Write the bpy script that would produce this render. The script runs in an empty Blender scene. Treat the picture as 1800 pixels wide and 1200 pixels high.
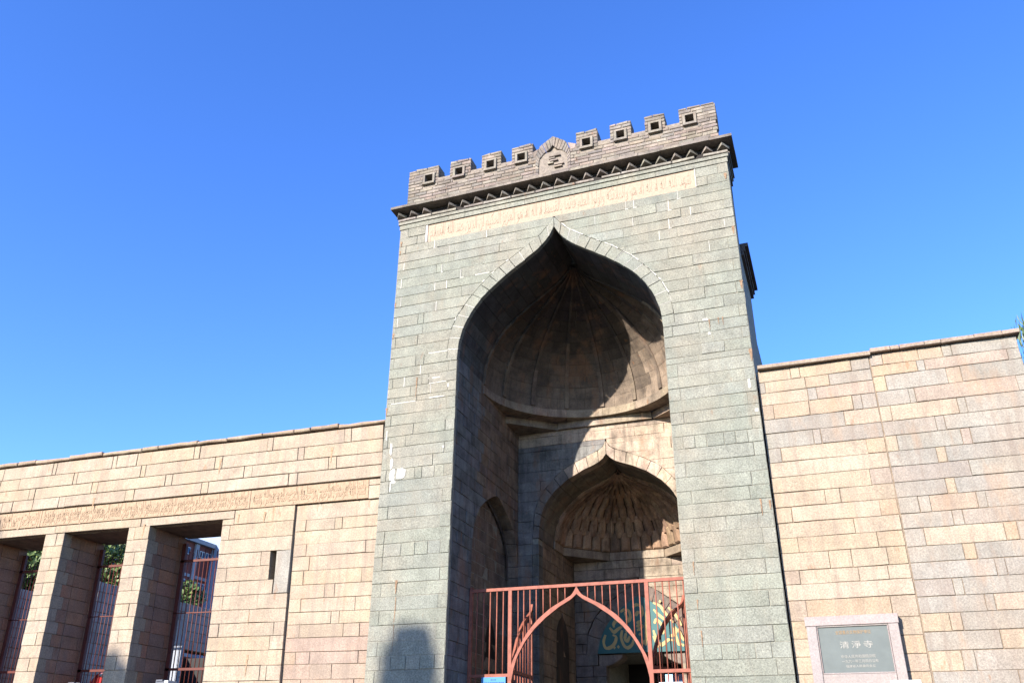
import bpy, math, random
from mathutils import Vector, Matrix
random.seed(7)
sc = bpy.context.scene
col = sc.collection
V = Vector

# ---------------------------------------------------------------- camera
cam_d = bpy.data.cameras.new('camera'); cam = bpy.data.objects.new('camera', cam_d); col.objects.link(cam)
cam_d.sensor_width = 36.0; cam_d.lens = 1494.978 * 36 / 1800
cam_d.clip_start = 0.1; cam_d.clip_end = 2000
_r = V((0.93849716, 0.34518503, 0.00838966)); _u = V((0.14860396, -0.42572166, 0.89256817)); _f = V((-0.31167283, 0.83642595, 0.45083443))
cam.matrix_world = Matrix(((_r.x, _u.x, -_f.x, 3.96246), (_r.y, _u.y, -_f.y, -12.86073), (_r.z, _u.z, -_f.z, 1.6), (0, 0, 0, 1)))
sc.camera = cam
# ---------------------------------------------------------------- sky, sun, exposure
SUN = V((-0.355, -1.0, 0.446)).normalized()
ELEV = math.asin(SUN.z); AZ = math.atan2(SUN.x, SUN.y)
w = bpy.data.worlds.new('World'); sc.world = w; w.use_nodes = True
nt = w.node_tree; bg = nt.nodes['Background']
sky = nt.nodes.new('ShaderNodeTexSky'); sky.sky_type = 'NISHITA'; sky.sun_disc = False
sky.sun_elevation = ELEV; sky.sun_rotation = AZ
sky.air_density = 0.88; sky.dust_density = 0.15; sky.ozone_density = 4.0; sky.altitude = 0
hs = nt.nodes.new('ShaderNodeHueSaturation'); hs.inputs['Saturation'].default_value = 1.19; hs.inputs['Hue'].default_value = .516; nt.links.new(sky.outputs[0], hs.inputs['Color'])
nt.links.new(hs.outputs[0], bg.inputs[0]); bg.inputs[1].default_value = 0.15
sun_d = bpy.data.lights.new('sun', 'SUN'); sun_d.energy = 4.6; sun_d.angle = math.radians(0.53); sun_d.color = (1.0, 0.92, 0.84)
sun = bpy.data.objects.new('sun', sun_d); col.objects.link(sun)
sun.rotation_euler = SUN.to_track_quat('Z', 'Y').to_euler()
sc.view_settings.view_transform = 'Standard'; sc.view_settings.look = 'None'
sc.view_settings.gamma = 1.0; sc.view_settings.use_curve_mapping = False
sc.view_settings.exposure = 1.6

# ---------------------------------------------------------------- materials
def newmat(name):
    m = bpy.data.materials.new(name); m.use_nodes = True
    return m, m.node_tree, m.node_tree.nodes['Principled BSDF']
def N(t, typ, **kw):
    n = t.nodes.new(typ)
    for k, v in kw.items(): setattr(n, k, v)
    return n
def mix(t, fac, a, b, mode='MIX'):
    n = N(t, 'ShaderNodeMix', data_type='RGBA', blend_type=mode)
    for sock, val in ((n.inputs[0], fac), (n.inputs[6], a), (n.inputs[7], b)):
        if isinstance(val, (int, float)): sock.default_value = val
        elif isinstance(val, tuple): sock.default_value = val if len(val) == 4 else val + (1,)
        else: t.links.new(val, sock)
    return n.outputs[2]
def ramp(t, src, stops):
    n = N(t, 'ShaderNodeValToRGB'); e = n.color_ramp.elements
    e[0].position, e[0].color = stops[0][0], (stops[0][1],) * 3 + (1,)
    e[1].position, e[1].color = stops[1][0], (stops[1][1],) * 3 + (1,)
    for p, c in stops[2:]:
        x = e.new(p); x.color = (c,) * 3 + (1,)
    t.links.new(src, n.inputs[0]); return n.outputs[0]
def noise(t, vec, scale, detail=3, rough=.55, sc3=None):
    n = N(t, 'ShaderNodeTexNoise'); n.inputs['Scale'].default_value = scale; n.inputs['Detail'].default_value = detail; n.inputs['Roughness'].default_value = rough
    if sc3:
        mp = N(t, 'ShaderNodeMapping'); mp.inputs['Scale'].default_value = sc3; t.links.new(vec, mp.inputs[0]); vec = mp.outputs[0]
    t.links.new(vec, n.inputs['Vector']); return n.outputs['Fac']

ALB = .53   # overall level of the stone albedos
def stone(name, speck=.35, streak=.25, blotch=.25, stain=(.35, .16, .06), stain_amt=.35, rough=.85, bump=.25, dark=(.10, .085, .07), tint=None):
    """granite: the object's own colour, crystal speckle, blotches, run-down streaks and rust-brown stains"""
    m, t, b = newmat(name)
    oi = N(t, 'ShaderNodeObjectInfo'); g = N(t, 'ShaderNodeNewGeometry'); p = g.outputs['Position']
    c = mix(t, 1.0, oi.outputs['Color'], (ALB, ALB, ALB), 'MULTIPLY')
    if tint: c = mix(t, ramp(t, noise(t, p, .55, 4, .6), [(.45, 0.0), (.68, tint[3])]), c, tuple(ALB * q for q in tint[:3]))
    s1 = noise(t, p, 42, 2, .7); f = ramp(t, s1, [(.32, 1 - speck), (.66, 1 + speck * .55)])
    c = mix(t, 1.0, c, f, 'MULTIPLY')
    s1b = noise(t, p, 130, 1, .5); f = ramp(t, s1b, [(.30, 1 - speck * .8), (.62, 1 + speck * .25)])
    c = mix(t, 1.0, c, f, 'MULTIPLY')
    s2 = noise(t, p, 3.2, 5, .65); f = ramp(t, s2, [(.30, 1 - blotch), (.70, 1 + blotch * .5)])
    c = mix(t, 1.0, c, f, 'MULTIPLY')
    s3 = noise(t, p, 1.0, 5, .7, (9, 9, .9)); f = ramp(t, s3, [(.48, 0.0), (.68, streak)])
    c = mix(t, f, c, dark)
    s4 = noise(t, p, 1.0, 4, .7, (2.6, 2.6, .8)); f = ramp(t, s4, [(.54, 0.0), (.70, stain_amt)])
    c = mix(t, f, c, stain)
    s5 = noise(t, p, 1.0, 3, .6, (7.5, 7.5, 2.3)); f = ramp(t, s5, [(.66, 0.0), (.72, stain_amt * 1.1)])
    c = mix(t, f, c, (.17, .075, .03))
    t.links.new(c, b.inputs['Base Color']); b.inputs['Roughness'].default_value = rough
    if 'Specular IOR Level' in b.inputs: b.inputs['Specular IOR Level'].default_value = .3
    bp = N(t, 'ShaderNodeBump'); bp.inputs['Strength'].default_value = bump; bp.inputs['Distance'].default_value = .012
    h = mix(t, .45, s1, noise(t, p, 16, 4, .6)); t.links.new(h, bp.inputs['Height']); t.links.new(bp.outputs[0], b.inputs['Normal'])
    return m
def plain(name, c, rough=.6, metal=0, var=.15, scale=8, bump=.1):
    m, t, b = newmat(name); b.inputs['Specular IOR Level'].default_value = .22; g = N(t, 'ShaderNodeNewGeometry'); p = g.outputs['Position']
    f = ramp(t, noise(t, p, scale, 5, .6), [(.3, 1 - var), (.7, 1 + var * .6)])
    t.links.new(mix(t, 1.0, tuple(.55 * q for q in c), f, 'MULTIPLY'), b.inputs['Base Color'])
    b.inputs['Roughness'].default_value = rough; b.inputs['Metallic'].default_value = metal
    if bump:
        bp = N(t, 'ShaderNodeBump'); bp.inputs['Strength'].default_value = bump; bp.inputs['Distance'].default_value = .01
        t.links.new(noise(t, p, scale * 6, 3), bp.inputs['Height']); t.links.new(bp.outputs[0], b.inputs['Normal'])
    return m
M_TOWER = stone('green_granite', .34, .30, .24, (.20, .15, .10), .22, dark=(.10, .10, .085), tint=(.45, .38, .28, .55))
M_VAULT = stone('sooty_lit_shaded_granite', .22, .45, .55, (.20, .10, .05), .45, bump=.3, dark=(.025, .02, .018))  # soot and streaks; block colours on it also carry painted sun and shade
M_WALL = stone('tan_granite', .26, .50, .20, (.27, .165, .095), .38, dark=(.15, .115, .09), tint=(.50, .36, .235, .35))
M_BRICK = stone('grey_brick', .22, .45, .45, (.12, .09, .07), .45, .9, .5, (.06, .055, .05))
M_MORTAR = plain('old_mortar', (.34, .26, .185), .95, 0, .35, 20, .4)
M_MORTAR_D = plain('dark_mortar', (.38, .36, .29), .95, 0, .35, 20, .4)
M_POINT = plain('white_pointing', (.66, .63, .56), .9, 0, .12, 14, .3)
M_CARVE = plain('carved_tan_stone', (.53, .405, .295), .9, 0, .16, 30, .3)
M_CARVE2 = plain('carved_worn_stone', (.50, .36, .235), .9, 0, .22, 24, .4)
M_IRON = plain('red_oxide_paint', (.40, .135, .088), .65, 0, .26, 14, .15)
M_GRILL = plain('dark_red_paint', (.16, .042, .03), .5, 0, .2, 6, .05)
M_BOARD = plain('teal_board_paint', (.03, .15, .15), .5, 0, .12, 3, .05)
M_GOLD = plain('gold_paint', (.62, .45, .17), .45, .0, .12, 10, .05)
M_BLUE = plain('blue_sheet', (.04, .28, .62), .4, 0, .05, 3, 0)
M_BLUEINK = plain('blue_ink', (.02, .06, .25), .5, 0, .05, 3, 0)
M_WHITE = plain('white_sheet', (.75, .80, .80), .5, 0, .06, 3, 0)
M_FRAME = stone('pale_pink_granite', .16, .10, .10, (.5, .35, .25), .15, .7)
M_SLATE = plain('grey_slate', (.155, .18, .168), .5, 0, .12, 5, .05)
M_TEXT_P = plain('pale_paint', (.46, .44, .385), .6, 0, .15, 60, 0)
M_TEXT_O = plain('ochre_paint', (.44, .29, .15), .6, 0, .15, 60, 0)
M_DARK = plain('dark_timber_and_shade', (.022, .017, .014), .7, 0, .3, 5, .1)  # timber of the passage door; elsewhere a near-black stand-in for shade in recesses
M_RED = plain('red_cloth', (.55, .03, .03), .8, 0, .25, 9, .2)
M_GREYMETAL = plain('grey_white_metal', (.17, .18, .215), .4, .2, .08, 5, 0)
M_WOOD = plain('weathered_lintel', (.30, .22, .16), .9, 0, .4, 5, .4)
M_BRICKRED = plain('red_tile_facade', (.26, .085, .07), .7, 0, .15, 3, .1)
M_PALE = plain('pale_facade', (.42, .45, .50), .7, 0, .1, 2, .1)
M_PANE = plain('blue_glass', (.04, .09, .20), .1, 0, .3, 1, 0)
M_BARK = plain('bark', (.10, .075, .05), .9, 0, .4, 6, .5)
M_PAVE = plain('asphalt', (.055, .054, .052), .85, 0, .2, 2, .2)
M_PINKWALL = plain('pink_render', (.52, .30, .24), .9, 0, .2, 3, .2)
def leafmat(name, a, b_):
    m, t, b = newmat(name); g = N(t, 'ShaderNodeNewGeometry')
    n = N(t, 'ShaderNodeTexWhiteNoise', noise_dimensions='1D'); t.links.new(g.outputs['Random Per Island'], n.inputs['W'])
    t.links.new(mix(t, n.outputs[0], a, b_), b.inputs['Base Color']); b.inputs['Roughness'].default_value = .5
    return m
M_LEAF = leafmat('green_leaves', (.045, .085, .018), (.11, .145, .035))
M_LEAF2 = leafmat('pine_leaves', (.03, .06, .02), (.07, .11, .035))

# ---------------------------------------------------------------- builders
def link(name, me, mat, parent=None, color=None):
    o = bpy.data.objects.new(name, me); col.objects.link(o)
    if mat and not me.materials: me.materials.append(mat)
    if parent: o.parent = parent
    if color is not None: o.color = (*color, 1)
    return o
def mesh(name, vs, fs, mat, parent=None, color=None, smooth=False):
    me = bpy.data.meshes.new(name); me.from_pydata([tuple(v) for v in vs], [], fs); me.update()
    if smooth: me.shade_smooth()
    return link(name, me, mat, parent, color)
def empty(name, loc, label, cat, group=None):
    o = bpy.data.objects.new(name, None); col.objects.link(o); o.location = (0, 0, 0)
    o.empty_display_size = .2; o['label'] = label; o['category'] = cat
    if group: o['group'] = group
    return o
def inset(pts, n, d):
    k = len(pts); r = []
    for i in range(k):
        e1 = (pts[i] - pts[i - 1]); e2 = (pts[(i + 1) % k] - pts[i])
        if e1.length < 1e-6 or e2.length < 1e-6: r.append(pts[i].copy()); continue
        m1 = n.cross(e1.normalized()); m2 = n.cross(e2.normalized())
        dn = 1 + m1.dot(m2)
        r.append(pts[i] + (m1 + m2) * (d / max(dn, .35)))
    return r
def area_normal(pts):
    n = V((0, 0, 0))
    for i in range(len(pts)): n += pts[i - 1].cross(pts[i])
    return n.normalized()
class Bag:
    def __init__(s): s.v = []; s.f = []
    def add(s, vs, fs):
        b = len(s.v); s.v += [tuple(v) for v in vs]; s.f += [[i + b for i in f] for f in fs]
    def box(s, x0, x1, y0, y1, z0, z1):
        s.add([(x0, y0, z0), (x1, y0, z0), (x1, y1, z0), (x0, y1, z0), (x0, y0, z1), (x1, y0, z1), (x1, y1, z1), (x0, y1, z1)],
              [(0, 3, 2, 1), (4, 5, 6, 7), (0, 1, 5, 4), (1, 2, 6, 5), (2, 3, 7, 6), (3, 0, 4, 7)])
    def prism(s, pts, n, d):
        """flat polygon pts extruded backward (against n) by d"""
        k = len(pts); s.add(list(pts) + [p - n * d for p in pts], [list(range(k)), list(range(2 * k - 1, k - 1, -1))] + [(i, k + i, k + (i + 1) % k, (i + 1) % k) for i in range(k)])
    def bar(s, a, b, r, k=6):
        a = V(a); b = V(b); d = (b - a).normalized(); u = d.orthogonal().normalized(); v = d.cross(u)
        ring = [u * (r * math.cos(2 * math.pi * (i + .5) / k)) + v * (r * math.sin(2 * math.pi * (i + .5) / k)) for i in range(k)]
        s.add([a + q for q in ring] + [b + q for q in ring], [tuple(range(k - 1, -1, -1)), tuple(range(k, 2 * k))] + [(i, (i + 1) % k, k + (i + 1) % k, k + i) for i in range(k)])
    def build(s, name, mat, parent=None, color=None, smooth=False): return mesh(name, s.v, s.f, mat, parent, color, smooth)
TILT = .010
def block_geo(pts, n, d, g=.004, ch=.004, out=0.0, wob=.0032):
    pts = [V(p) for p in pts]
    if area_normal(pts).dot(n) < 0: pts.reverse()
    if wob:
        if len(pts) == 4:
            q = []
            for i in range(4):
                a, b = pts[i], pts[(i + 1) % 4]; q.append(a); L = (b - a).length; m = min(3, int(L / .3))
                for k in range(1, m + 1): q.append(a.lerp(b, (k + random.uniform(-.25, .25)) / (m + 1)))
            pts = q
        a = n.orthogonal().normalized(); b = n.cross(a)
        pts = [p + a * random.uniform(-wob, wob) + b * random.uniform(-wob, wob) for p in pts]
    r0 = inset(pts, n, g); r1 = inset(pts, n, g + ch); k = len(pts)
    tu = n.orthogonal().normalized(); tv = n.cross(tu); tl_ = TILT if wob else 0.0; tu, tv = tu * random.gauss(0, tl_), tv * random.gauss(0, tl_); cc = sum(r1, V()) / k
    vs = [p + n * (out + max(-.006, min(.006, (p - cc).dot(tu) + (p - cc).dot(tv)))) for p in r1] + [p + n * (out - ch) for p in r0] + [p - n * d for p in r0]
    fs = [list(range(k))] + [(k + i, k + (i + 1) % k, (i + 1) % k, i) for i in range(k)] + [(2 * k + i, 2 * k + (i + 1) % k, k + (i + 1) % k, k + i) for i in range(k)]
    return vs, fs
def block(name, parent, pts, n, d, mat, color, g=.004, ch=.0045, out=None, wob=.0032):
    if out is None: out = random.uniform(-.005, .005)
    vs, fs = block_geo(pts, n, d, g, ch, out, wob)
    return mesh(name, vs, fs, mat, parent, color)
def patch_block(name, parent, f, u0, u1, v0, v1, nu, nv, d, mat, color, g=.004, flip=False, out=0.0, bag=None):
    """a stone with a curved face: f(u, v) -> point; d is its thickness behind the face"""
    P = [[V(f(u0 + (u1 - u0) * i / nu, v0 + (v1 - v0) * j / nv)) for i in range(nu + 1)] for j in range(nv + 1)]
    def nrm(i, j):
        a = P[j][min(i + 1, nu)] - P[j][max(i - 1, 0)]; b = P[min(j + 1, nv)][i] - P[max(j - 1, 0)][i]
        n = a.cross(b); n = n.normalized() if n.length > 1e-9 else V((0, 0, -1))
        return -n if flip else n
    Q = [[None] * (nu + 1) for _ in range(nv + 1)]
    for j in range(nv + 1):
        for i in range(nu + 1):
            p = P[j][i].copy()
            if i == 0 and nu: p += (P[j][1] - P[j][0]).normalized() * g if (P[j][1] - P[j][0]).length > 1e-6 else V()
            if i == nu and nu: p += (P[j][nu - 1] - P[j][nu]).normalized() * g if (P[j][nu - 1] - P[j][nu]).length > 1e-6 else V()
            if j == 0: p += (P[1][i] - P[0][i]).normalized() * g
            if j == nv: p += (P[nv - 1][i] - P[nv][i]).normalized() * g
            Q[j][i] = p
    vs = []; W = nu + 1
    for j in range(nv + 1):
        for i in range(nu + 1): vs.append(Q[j][i] + nrm(i, j) * out)
    o = len(vs)
    for j in range(nv + 1):
        for i in range(nu + 1): vs.append(Q[j][i] - nrm(i, j) * d)
    fs = []
    for j in range(nv):
        for i in range(nu):
            q = (j * W + i, j * W + i + 1, (j + 1) * W + i + 1, (j + 1) * W + i); fs.append(q[::-1] if flip else q)
    ring = [i for i in range(nu)] + [j * W + nu for j in range(nv)] + [nv * W + i for i in range(nu, 0, -1)] + [j * W for j in range(nv, 0, -1)]
    for a, b in zip(ring, ring[1:] + ring[:1]):
        q = (b, a, o + a, o + b); fs.append(q[::-1] if flip else q)
    if bag is not None: bag.add(vs, fs); return
    return mesh(name, vs, fs, mat, parent, color)
def jit(c, v=.06, hue=.03):
    k = 1 + random.uniform(-v, v); return tuple(max(.01, x * k * (1 + random.uniform(-hue, hue))) for x in c)
def resample(pl, n):
    L = [0]
    for a, b in zip(pl, pl[1:]): L.append(L[-1] + math.dist(a, b))
    r = []
    for i in range(n + 1):
        t = L[-1] * i / n; k = max(j for j in range(len(L)) if L[j] <= t + 1e-9); k = min(k, len(pl) - 2)
        q = (t - L[k]) / max(1e-9, L[k + 1] - L[k]); r.append(tuple(pl[k][c] + (pl[k + 1][c] - pl[k][c]) * q for c in (0, 1)))
    return r
def curve_at(pl, z):
    """half-width at height z of a profile listed from its apex down"""
    if z >= pl[0][1]: return 0.0
    for a, b in zip(pl, pl[1:]):
        if b[1] <= z <= a[1]:
            q = (a[1] - z) / max(1e-9, a[1] - b[1]); return a[0] + (b[0] - a[0]) * q
    return pl[-1][0]

GREEN = [(.352, .362, .288), (.335, .348, .278), (.365, .372, .302), (.342, .355, .294), (.358, .358, .284), (.322, .335, .268)]
def green(): return jit(random.choice(GREEN), .075, .008)
TANS = [(.55, .44, .31), (.53, .425, .305), (.56, .455, .33), (.545, .43, .29), (.515, .415, .30)]
def tan(): return jit(random.choice(TANS), .04, .01)
GREYS = [(.43, .392, .325), (.41, .376, .315), (.445, .405, .338), (.42, .382, .318)]
CODE = {'g': GREYS, 't': TANS, 'd': [(.40, .35, .29), (.41, .355, .295)], 'o': [(.555, .42, .29), (.55, .41, .275)], 'l': [(.575, .465, .345), (.57, .455, .335)], 'p': [(.495, .40, .315), (.485, .39, .305)], 'b': [(.495, .39, .285), (.485, .38, .28)]}
def coded(ch): return jit(random.choice(CODE[ch]), .03, .01)
DARKS = [(.15, .125, .10), (.125, .115, .10), (.17, .135, .10), (.105, .09, .078), (.135, .105, .08)]
def dark(): return jit(random.choice(DARKS), .18, .05)
BROWNS = [(.34, .255, .185), (.31, .235, .175), (.36, .27, .19), (.28, .22, .175)]
def brown(): return jit(random.choice(BROWNS), .10, .03)
FY = V((0, -1, 0))

# ---------------------------------------------------------------- ground
gr = mesh('ground', [(-300, -300, 0), (300, -300, 0), (300, 300, 0), (-300, 300, 0)], [(0, 1, 2, 3)], M_PAVE); gr['kind'] = 'structure'

# ================================================================ THE GATE TOWER
tower = empty('gate_tower', (0, 0, 0), 'tall green granite gate tower with deep pointed arch and battlements between tan walls', 'gate tower')
ZC = [11.49, 11.28, 11.08, 10.9, 10.69, 10.5, 10.3, 10.09, 9.9, 9.67, 9.45, 9.22, 9.0, 8.78, 8.56, 8.34, 8.14, 7.94, 7.74, 7.63, 7.40, 7.19, 6.98, 6.77, 6.57, 6.36, 6.15, 5.93, 5.69, 5.47, 5.26, 5.04, 4.82, 4.59, 4.38, 4.16, 3.94, 3.71, 3.46, 3.23, 3.02, 2.80, 2.58, 2.36]
JT = [[-3.11, 3.12], [-2.9, 2.92], [-3.14, -2.64, -2.5, -1.38, 1.4, 1.55, 2.36], [-2.16, -.75, .8, 1.96, 2.18], [-3.15, -2.06, -1.11, 1.51, 1.61, 2.39, 2.56, 3.14], [-2.43, -2.31, -1.45, 1.32, 2.16], [-3.18, -1.9, 1.97, 2.29, 3.12], [-2.44, -2.19, 2.56], [-3.16, -1.87, 2.1, 2.82, 3.14], [-2.39, 2.51], [-3.2, -2.76, -2.64, 2.68, 3.18], [-2.65, 2.4], [-3.21, -2.74, 2.66, 3.18], [-2.55, 2.95], [-3.21, -2.75, -2.58, 2.62, 3.18], [-2.64, -2.06, 2.06, 2.5],
      [-3.2, -2.96, -2.6, -2.46, 2.71, 3.18], [-2.82, -2.41, -2.07, 2.5, 2.88], [-3.13, -2.68, -2.17, 2.45], [-2.08, 2.09], [-3.18, 3.13], [-2.71, -2.08, 2.1], [-3.21, -2.85, 3.14], [-2.08, 2.12], [-3.11, -2.29, 3.16], [-3.19, -3.06, -2.87, -2.63, -2.49, -2.25, -2.07, 2.08, 2.26, 2.44, 2.71, 2.89, 3.07], [-3.12, 3.14], [-2.08, 2.08], [-3.1, 3.05], [-2.11, 2.13, 3.0], [-3.13, 3.14], [-3.13, -2.8, -2.54, -2.3, -2.07, 2.13, 2.37, 2.61, 2.83, 3.07],
      [-3.13, 3.11], [-2.06, 2.1], [-3.12, 3.1], [-2.07, 2.1], [-3.12, 3.09], [-2.09, 2.09], [-3.11, 3.09], [-3.04, -2.85, -2.58, -2.33, -2.08, 2.11, 2.36, 2.59, 2.82, 3.04], [-3.12, 3.08], [-2.09, 2.1], [-3.12, 3.1]]
TW = 3.3
INTR = [(0, 10.84), (.07, 10.70), (.16, 10.57), (.33, 10.40), (.60, 10.21), (.94, 9.98), (1.22, 9.76), (1.45, 9.55), (1.63, 9.32), (1.79, 9.02), (1.88, 8.70), (1.905, 8.34)]
EXTR = [(0, 11.07), (.12, 10.90), (.28, 10.72), (.52, 10.55), (.82, 10.35), (1.11, 10.16), (1.45, 9.88), (1.71, 9.58), (1.93, 9.27), (2.05, 8.99), (2.105, 8.65), (2.11, 8.34)]
def outer_edge(z): return curve_at(EXTR, z) if z > 8.345 else 1.905
core = Bag(); pointing = Bag()
def wall_row(parent, name, zt, zb, xa, xb, joints, y, depth, mat, colors, ea=None, eb=None, n=FY, corebag=None, g=.004, place=None, out=None):
    """one course of blocks from xa to xb on the plane y; ea/eb(z) give a curved left or right end"""
    js = [j for j in joints if xa + .06 < j < xb - .06]
    xs = [None] + js + [None]
    zz = [zb + (zt - zb) * k / 3 for k in range(4)]
    pl = place or (lambda x, z: V((x, y, z)))
    for i in range(len(xs) - 1):
        pts = []
        if xs[i] is None and ea: pts += [pl(ea(z), z) for z in reversed(zz)]
        else:
            x = xa if xs[i] is None else xs[i]; pts += [pl(x, zt), pl(x, zb)]
        if xs[i + 1] is None and eb: pts += [pl(eb(z), z) for z in zz]
        else:
            x = xb if xs[i + 1] is None else xs[i + 1]; pts += [pl(x, zb), pl(x, zt)]
        q = []
        for p in pts:
            if not q or (p - q[-1]).length > .004: q.append(p)
        if (q[0] - q[-1]).length < .004: q.pop()
        if len(q) < 3: continue
        c = colors(i) if callable(colors) else colors[i]
        block(name, parent, q, n, depth, mat, c, g=g, out=out)
        if corebag is not None:
            m = n * -.011
            corebag.prism([p + m for p in (q if area_normal(q).dot(n) > 0 else q[::-1])], n, depth - .02)
for r, (zt, zb) in enumerate(zip(ZC, ZC[1:])):
    js = JT[r]; zm = (zt + zb) / 2
    if zt > 11.1:   # two courses beside the inscription
        for a, b in ((-TW, -2.72), (2.72, TW)):
            wall_row(tower, 'stone_block', zt, zb, a, b, js, 0, .3, M_TOWER, lambda i: green(), corebag=core)
        continue
    if zb > 8.33:
        if zb >= 11.0:
            wall_row(tower, 'stone_block', zt, zb, -TW, TW, js, 0, .3, M_TOWER, lambda i: green(), corebag=core)
        else:
            wall_row(tower, 'stone_block', zt, zb, -TW, -outer_edge(zb) - .0, js, 0, .3, M_TOWER, lambda i: green(), eb=lambda z: -max(.012, outer_edge(z)), corebag=core)
            wall_row(tower, 'stone_block', zt, zb, outer_edge(zb), TW, js, 0, .3, M_TOWER, lambda i: green(), ea=lambda z: max(.012, outer_edge(z)), corebag=core)
    else:
        for s in (-1, 1):
            a, b = (-TW, -1.905) if s < 0 else (1.905, TW)
            wall_row(tower, 'stone_block', zt, zb, a, b, js, 0,   .10, M_TOWER, lambda i: green(), corebag=core)
# white pointing in the joints of the upper courses
for r in range(2, 21):
    zt, zb = ZC[r], ZC[r + 1]
    for j in JT[r]:
        if abs(j) > outer_edge(zb) + .05 and random.random() < (.42 if zt > 9.4 else .10):
            wd = random.uniform(.007, .015)
            pointing.box(j - wd / 2, j + wd / 2, -.0035, .012, zb + random.uniform(-.004, .01), zt + random.uniform(-.02, .004))
            if random.random() < .25: pointing.box(j - .02, j + random.uniform(.02, .07), -.003, .012, zb - .006, zb + random.uniform(.003, .008))
def ragged(bag, cx, cz, rx, rz, k=14, y=-.0045):
    pts = []
    for i in range(k):
        ca, sa = math.cos(2 * math.pi * i / k), math.sin(2 * math.pi * i / k); q = random.uniform(.78, 1.12) / max(abs(ca), abs(sa)) ** .8
        pts.append(V((cx + rx * q * ca, y, cz + rz * q * sa)))
    if area_normal(pts).dot(FY) < 0: pts.reverse()
    bag.prism(pts, FY, .012)
for cx, cz, rx, rz in ((-3.13, 6.75, .022, .12), (-3.10, 6.47, .03, .10), (-3.07, 6.26, .055, .11), (-2.90, 6.27, .095, .10), (-3.04, 6.13, .05, .025), (-3.09, 6.05, .012, .10), (-2.10, 6.68, .02, .02), (3.19, 7.12, .02, .085), (3.25, 6.66, .03, .03), (2.62, 8.37, .045, .025), (2.66, 8.10, .022, .03), (-2.35, 8.04, .13, .012), (-2.28, 7.65, .16, .013), (-2.06, 7.85, .02, .04), (-3.24, 7.02, .014, .1)):
    ragged(pointing, cx, cz, rx, rz)
for x0, x1, z in ((-3.2, -2.7, 7.63), (-2.45, -2.1, 7.94), (-2.5, -2.1, 8.56), (-1.6, -1.3, 10.09)):
    pointing.box(x0, x1, -.003, .012, z - .008, z + .006)
# thick white line along the arch ring
E2 = resample(EXTR, 60)
for i in range(4, 52):
    a, b = E2[i], E2[i + 1]; wv = random.uniform(.010, .022)
    for s in (1, -1):
        if s < 0 and random.random() < .8 or random.random() < .25: continue
        pts = [V((s * a[0], -.004, a[1])), V((s * b[0], -.004, b[1])), V((s * (b[0] + wv * .7), -.004, b[1] + wv * .7)), V((s * (a[0] + wv * .7), -.004, a[1] + wv * .7))]
        if area_normal(pts).dot(FY) < 0: pts.reverse()
        pointing.prism(pts, FY, .012)
# ring of voussoirs
NV = 15
ri, re = resample(INTR, NV), resample(EXTR, NV)
for s in (-1, 1):
    for k in range(NV):
        a, b, c, d = ri[k], ri[k + 1], re[k + 1], re[k]
        ma = ((a[0] + b[0]) / 2, (a[1] + b[1]) / 2)
        mi = resample(INTR, NV * 2)[2 * k + 1]; mo = resample(EXTR, NV * 2)[2 * k + 1]
        pts = [V((s * p[0], 0, p[1])) for p in (a, mi, b, c, mo, d)]
        block('voussoir', tower, pts, FY, .10, M_TOWER, green(), out=.002 + random.uniform(-.002, .003))
        q = [p + V((0, .014, 0)) for p in pts]
        if area_normal(q).dot(FY) < 0: q.reverse()
        core.prism([p + V((0, 0, .012)) if 0 else p for p in q], FY, .06) if 0 else None
        if random.random() < (.6 if s > 0 else .3) and k < 14:
            for t in range(1):
                p0, p1 = V((s * b[0], -.003, b[1])), V((s * c[0], -.003, c[1])); dd = (p1 - p0).normalized(); nn = dd.cross(FY) * random.uniform(.003, .006)
                pq = [p0 + nn, p1 + nn, p1 - nn, p0 - nn]
                if area_normal(pq).dot(FY) < 0: pq.reverse()
                pointing.prism(pq, FY, .012)
# solid masonry behind the facing (piers, top, body)
for s in (-1, 1):
    core.box(min(s * 2.16, s * 3.292), max(s * 2.16, s * 3.292), .26, 6.4, 0, 8.9)
    core.box(min(s * 2.2, s * 3.285), max(s * 2.2, s * 3.285), .26, .78, 8.9, 11.5)
    core.box(min(s * 2.2, s * 3.285), max(s * 2.2, s * 3.285), .78, 2.45, 8.9, 10.0)
    core.box(min(s * 1.92, s * 3.292), max(s * 1.92, s * 3.292), .018, .3, 0, 2.37)
core.box(-3.285, 3.285, .3, .78, 11.14, 11.92)
core.box(-3.0, 3.0, .78, 3.6, 11.02, 11.25)
core.box(-2.3, 2.3, 3.62, 6.4, 8.0, 8.9)
core.build('mortar_core', M_MORTAR_D, tower)
po = pointing.build('white_pointing', M_POINT, tower); po['kind'] = 'stuff'
# lower cornice on the side of the body behind
for s in (-1, 1):
    for z0, z1, p in ((9.98, 10.06, .04), (10.06, 10.15, .07), (10.15, 10.22, .13)):
        b = Bag(); b.box(min(s * 2.2, s * (TW + p)), max(s * 2.2, s * (TW + p)), .80, 2.5, z0, z1); b.build('side_cornice', M_BRICK, tower, (.20, .17, .15))

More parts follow.
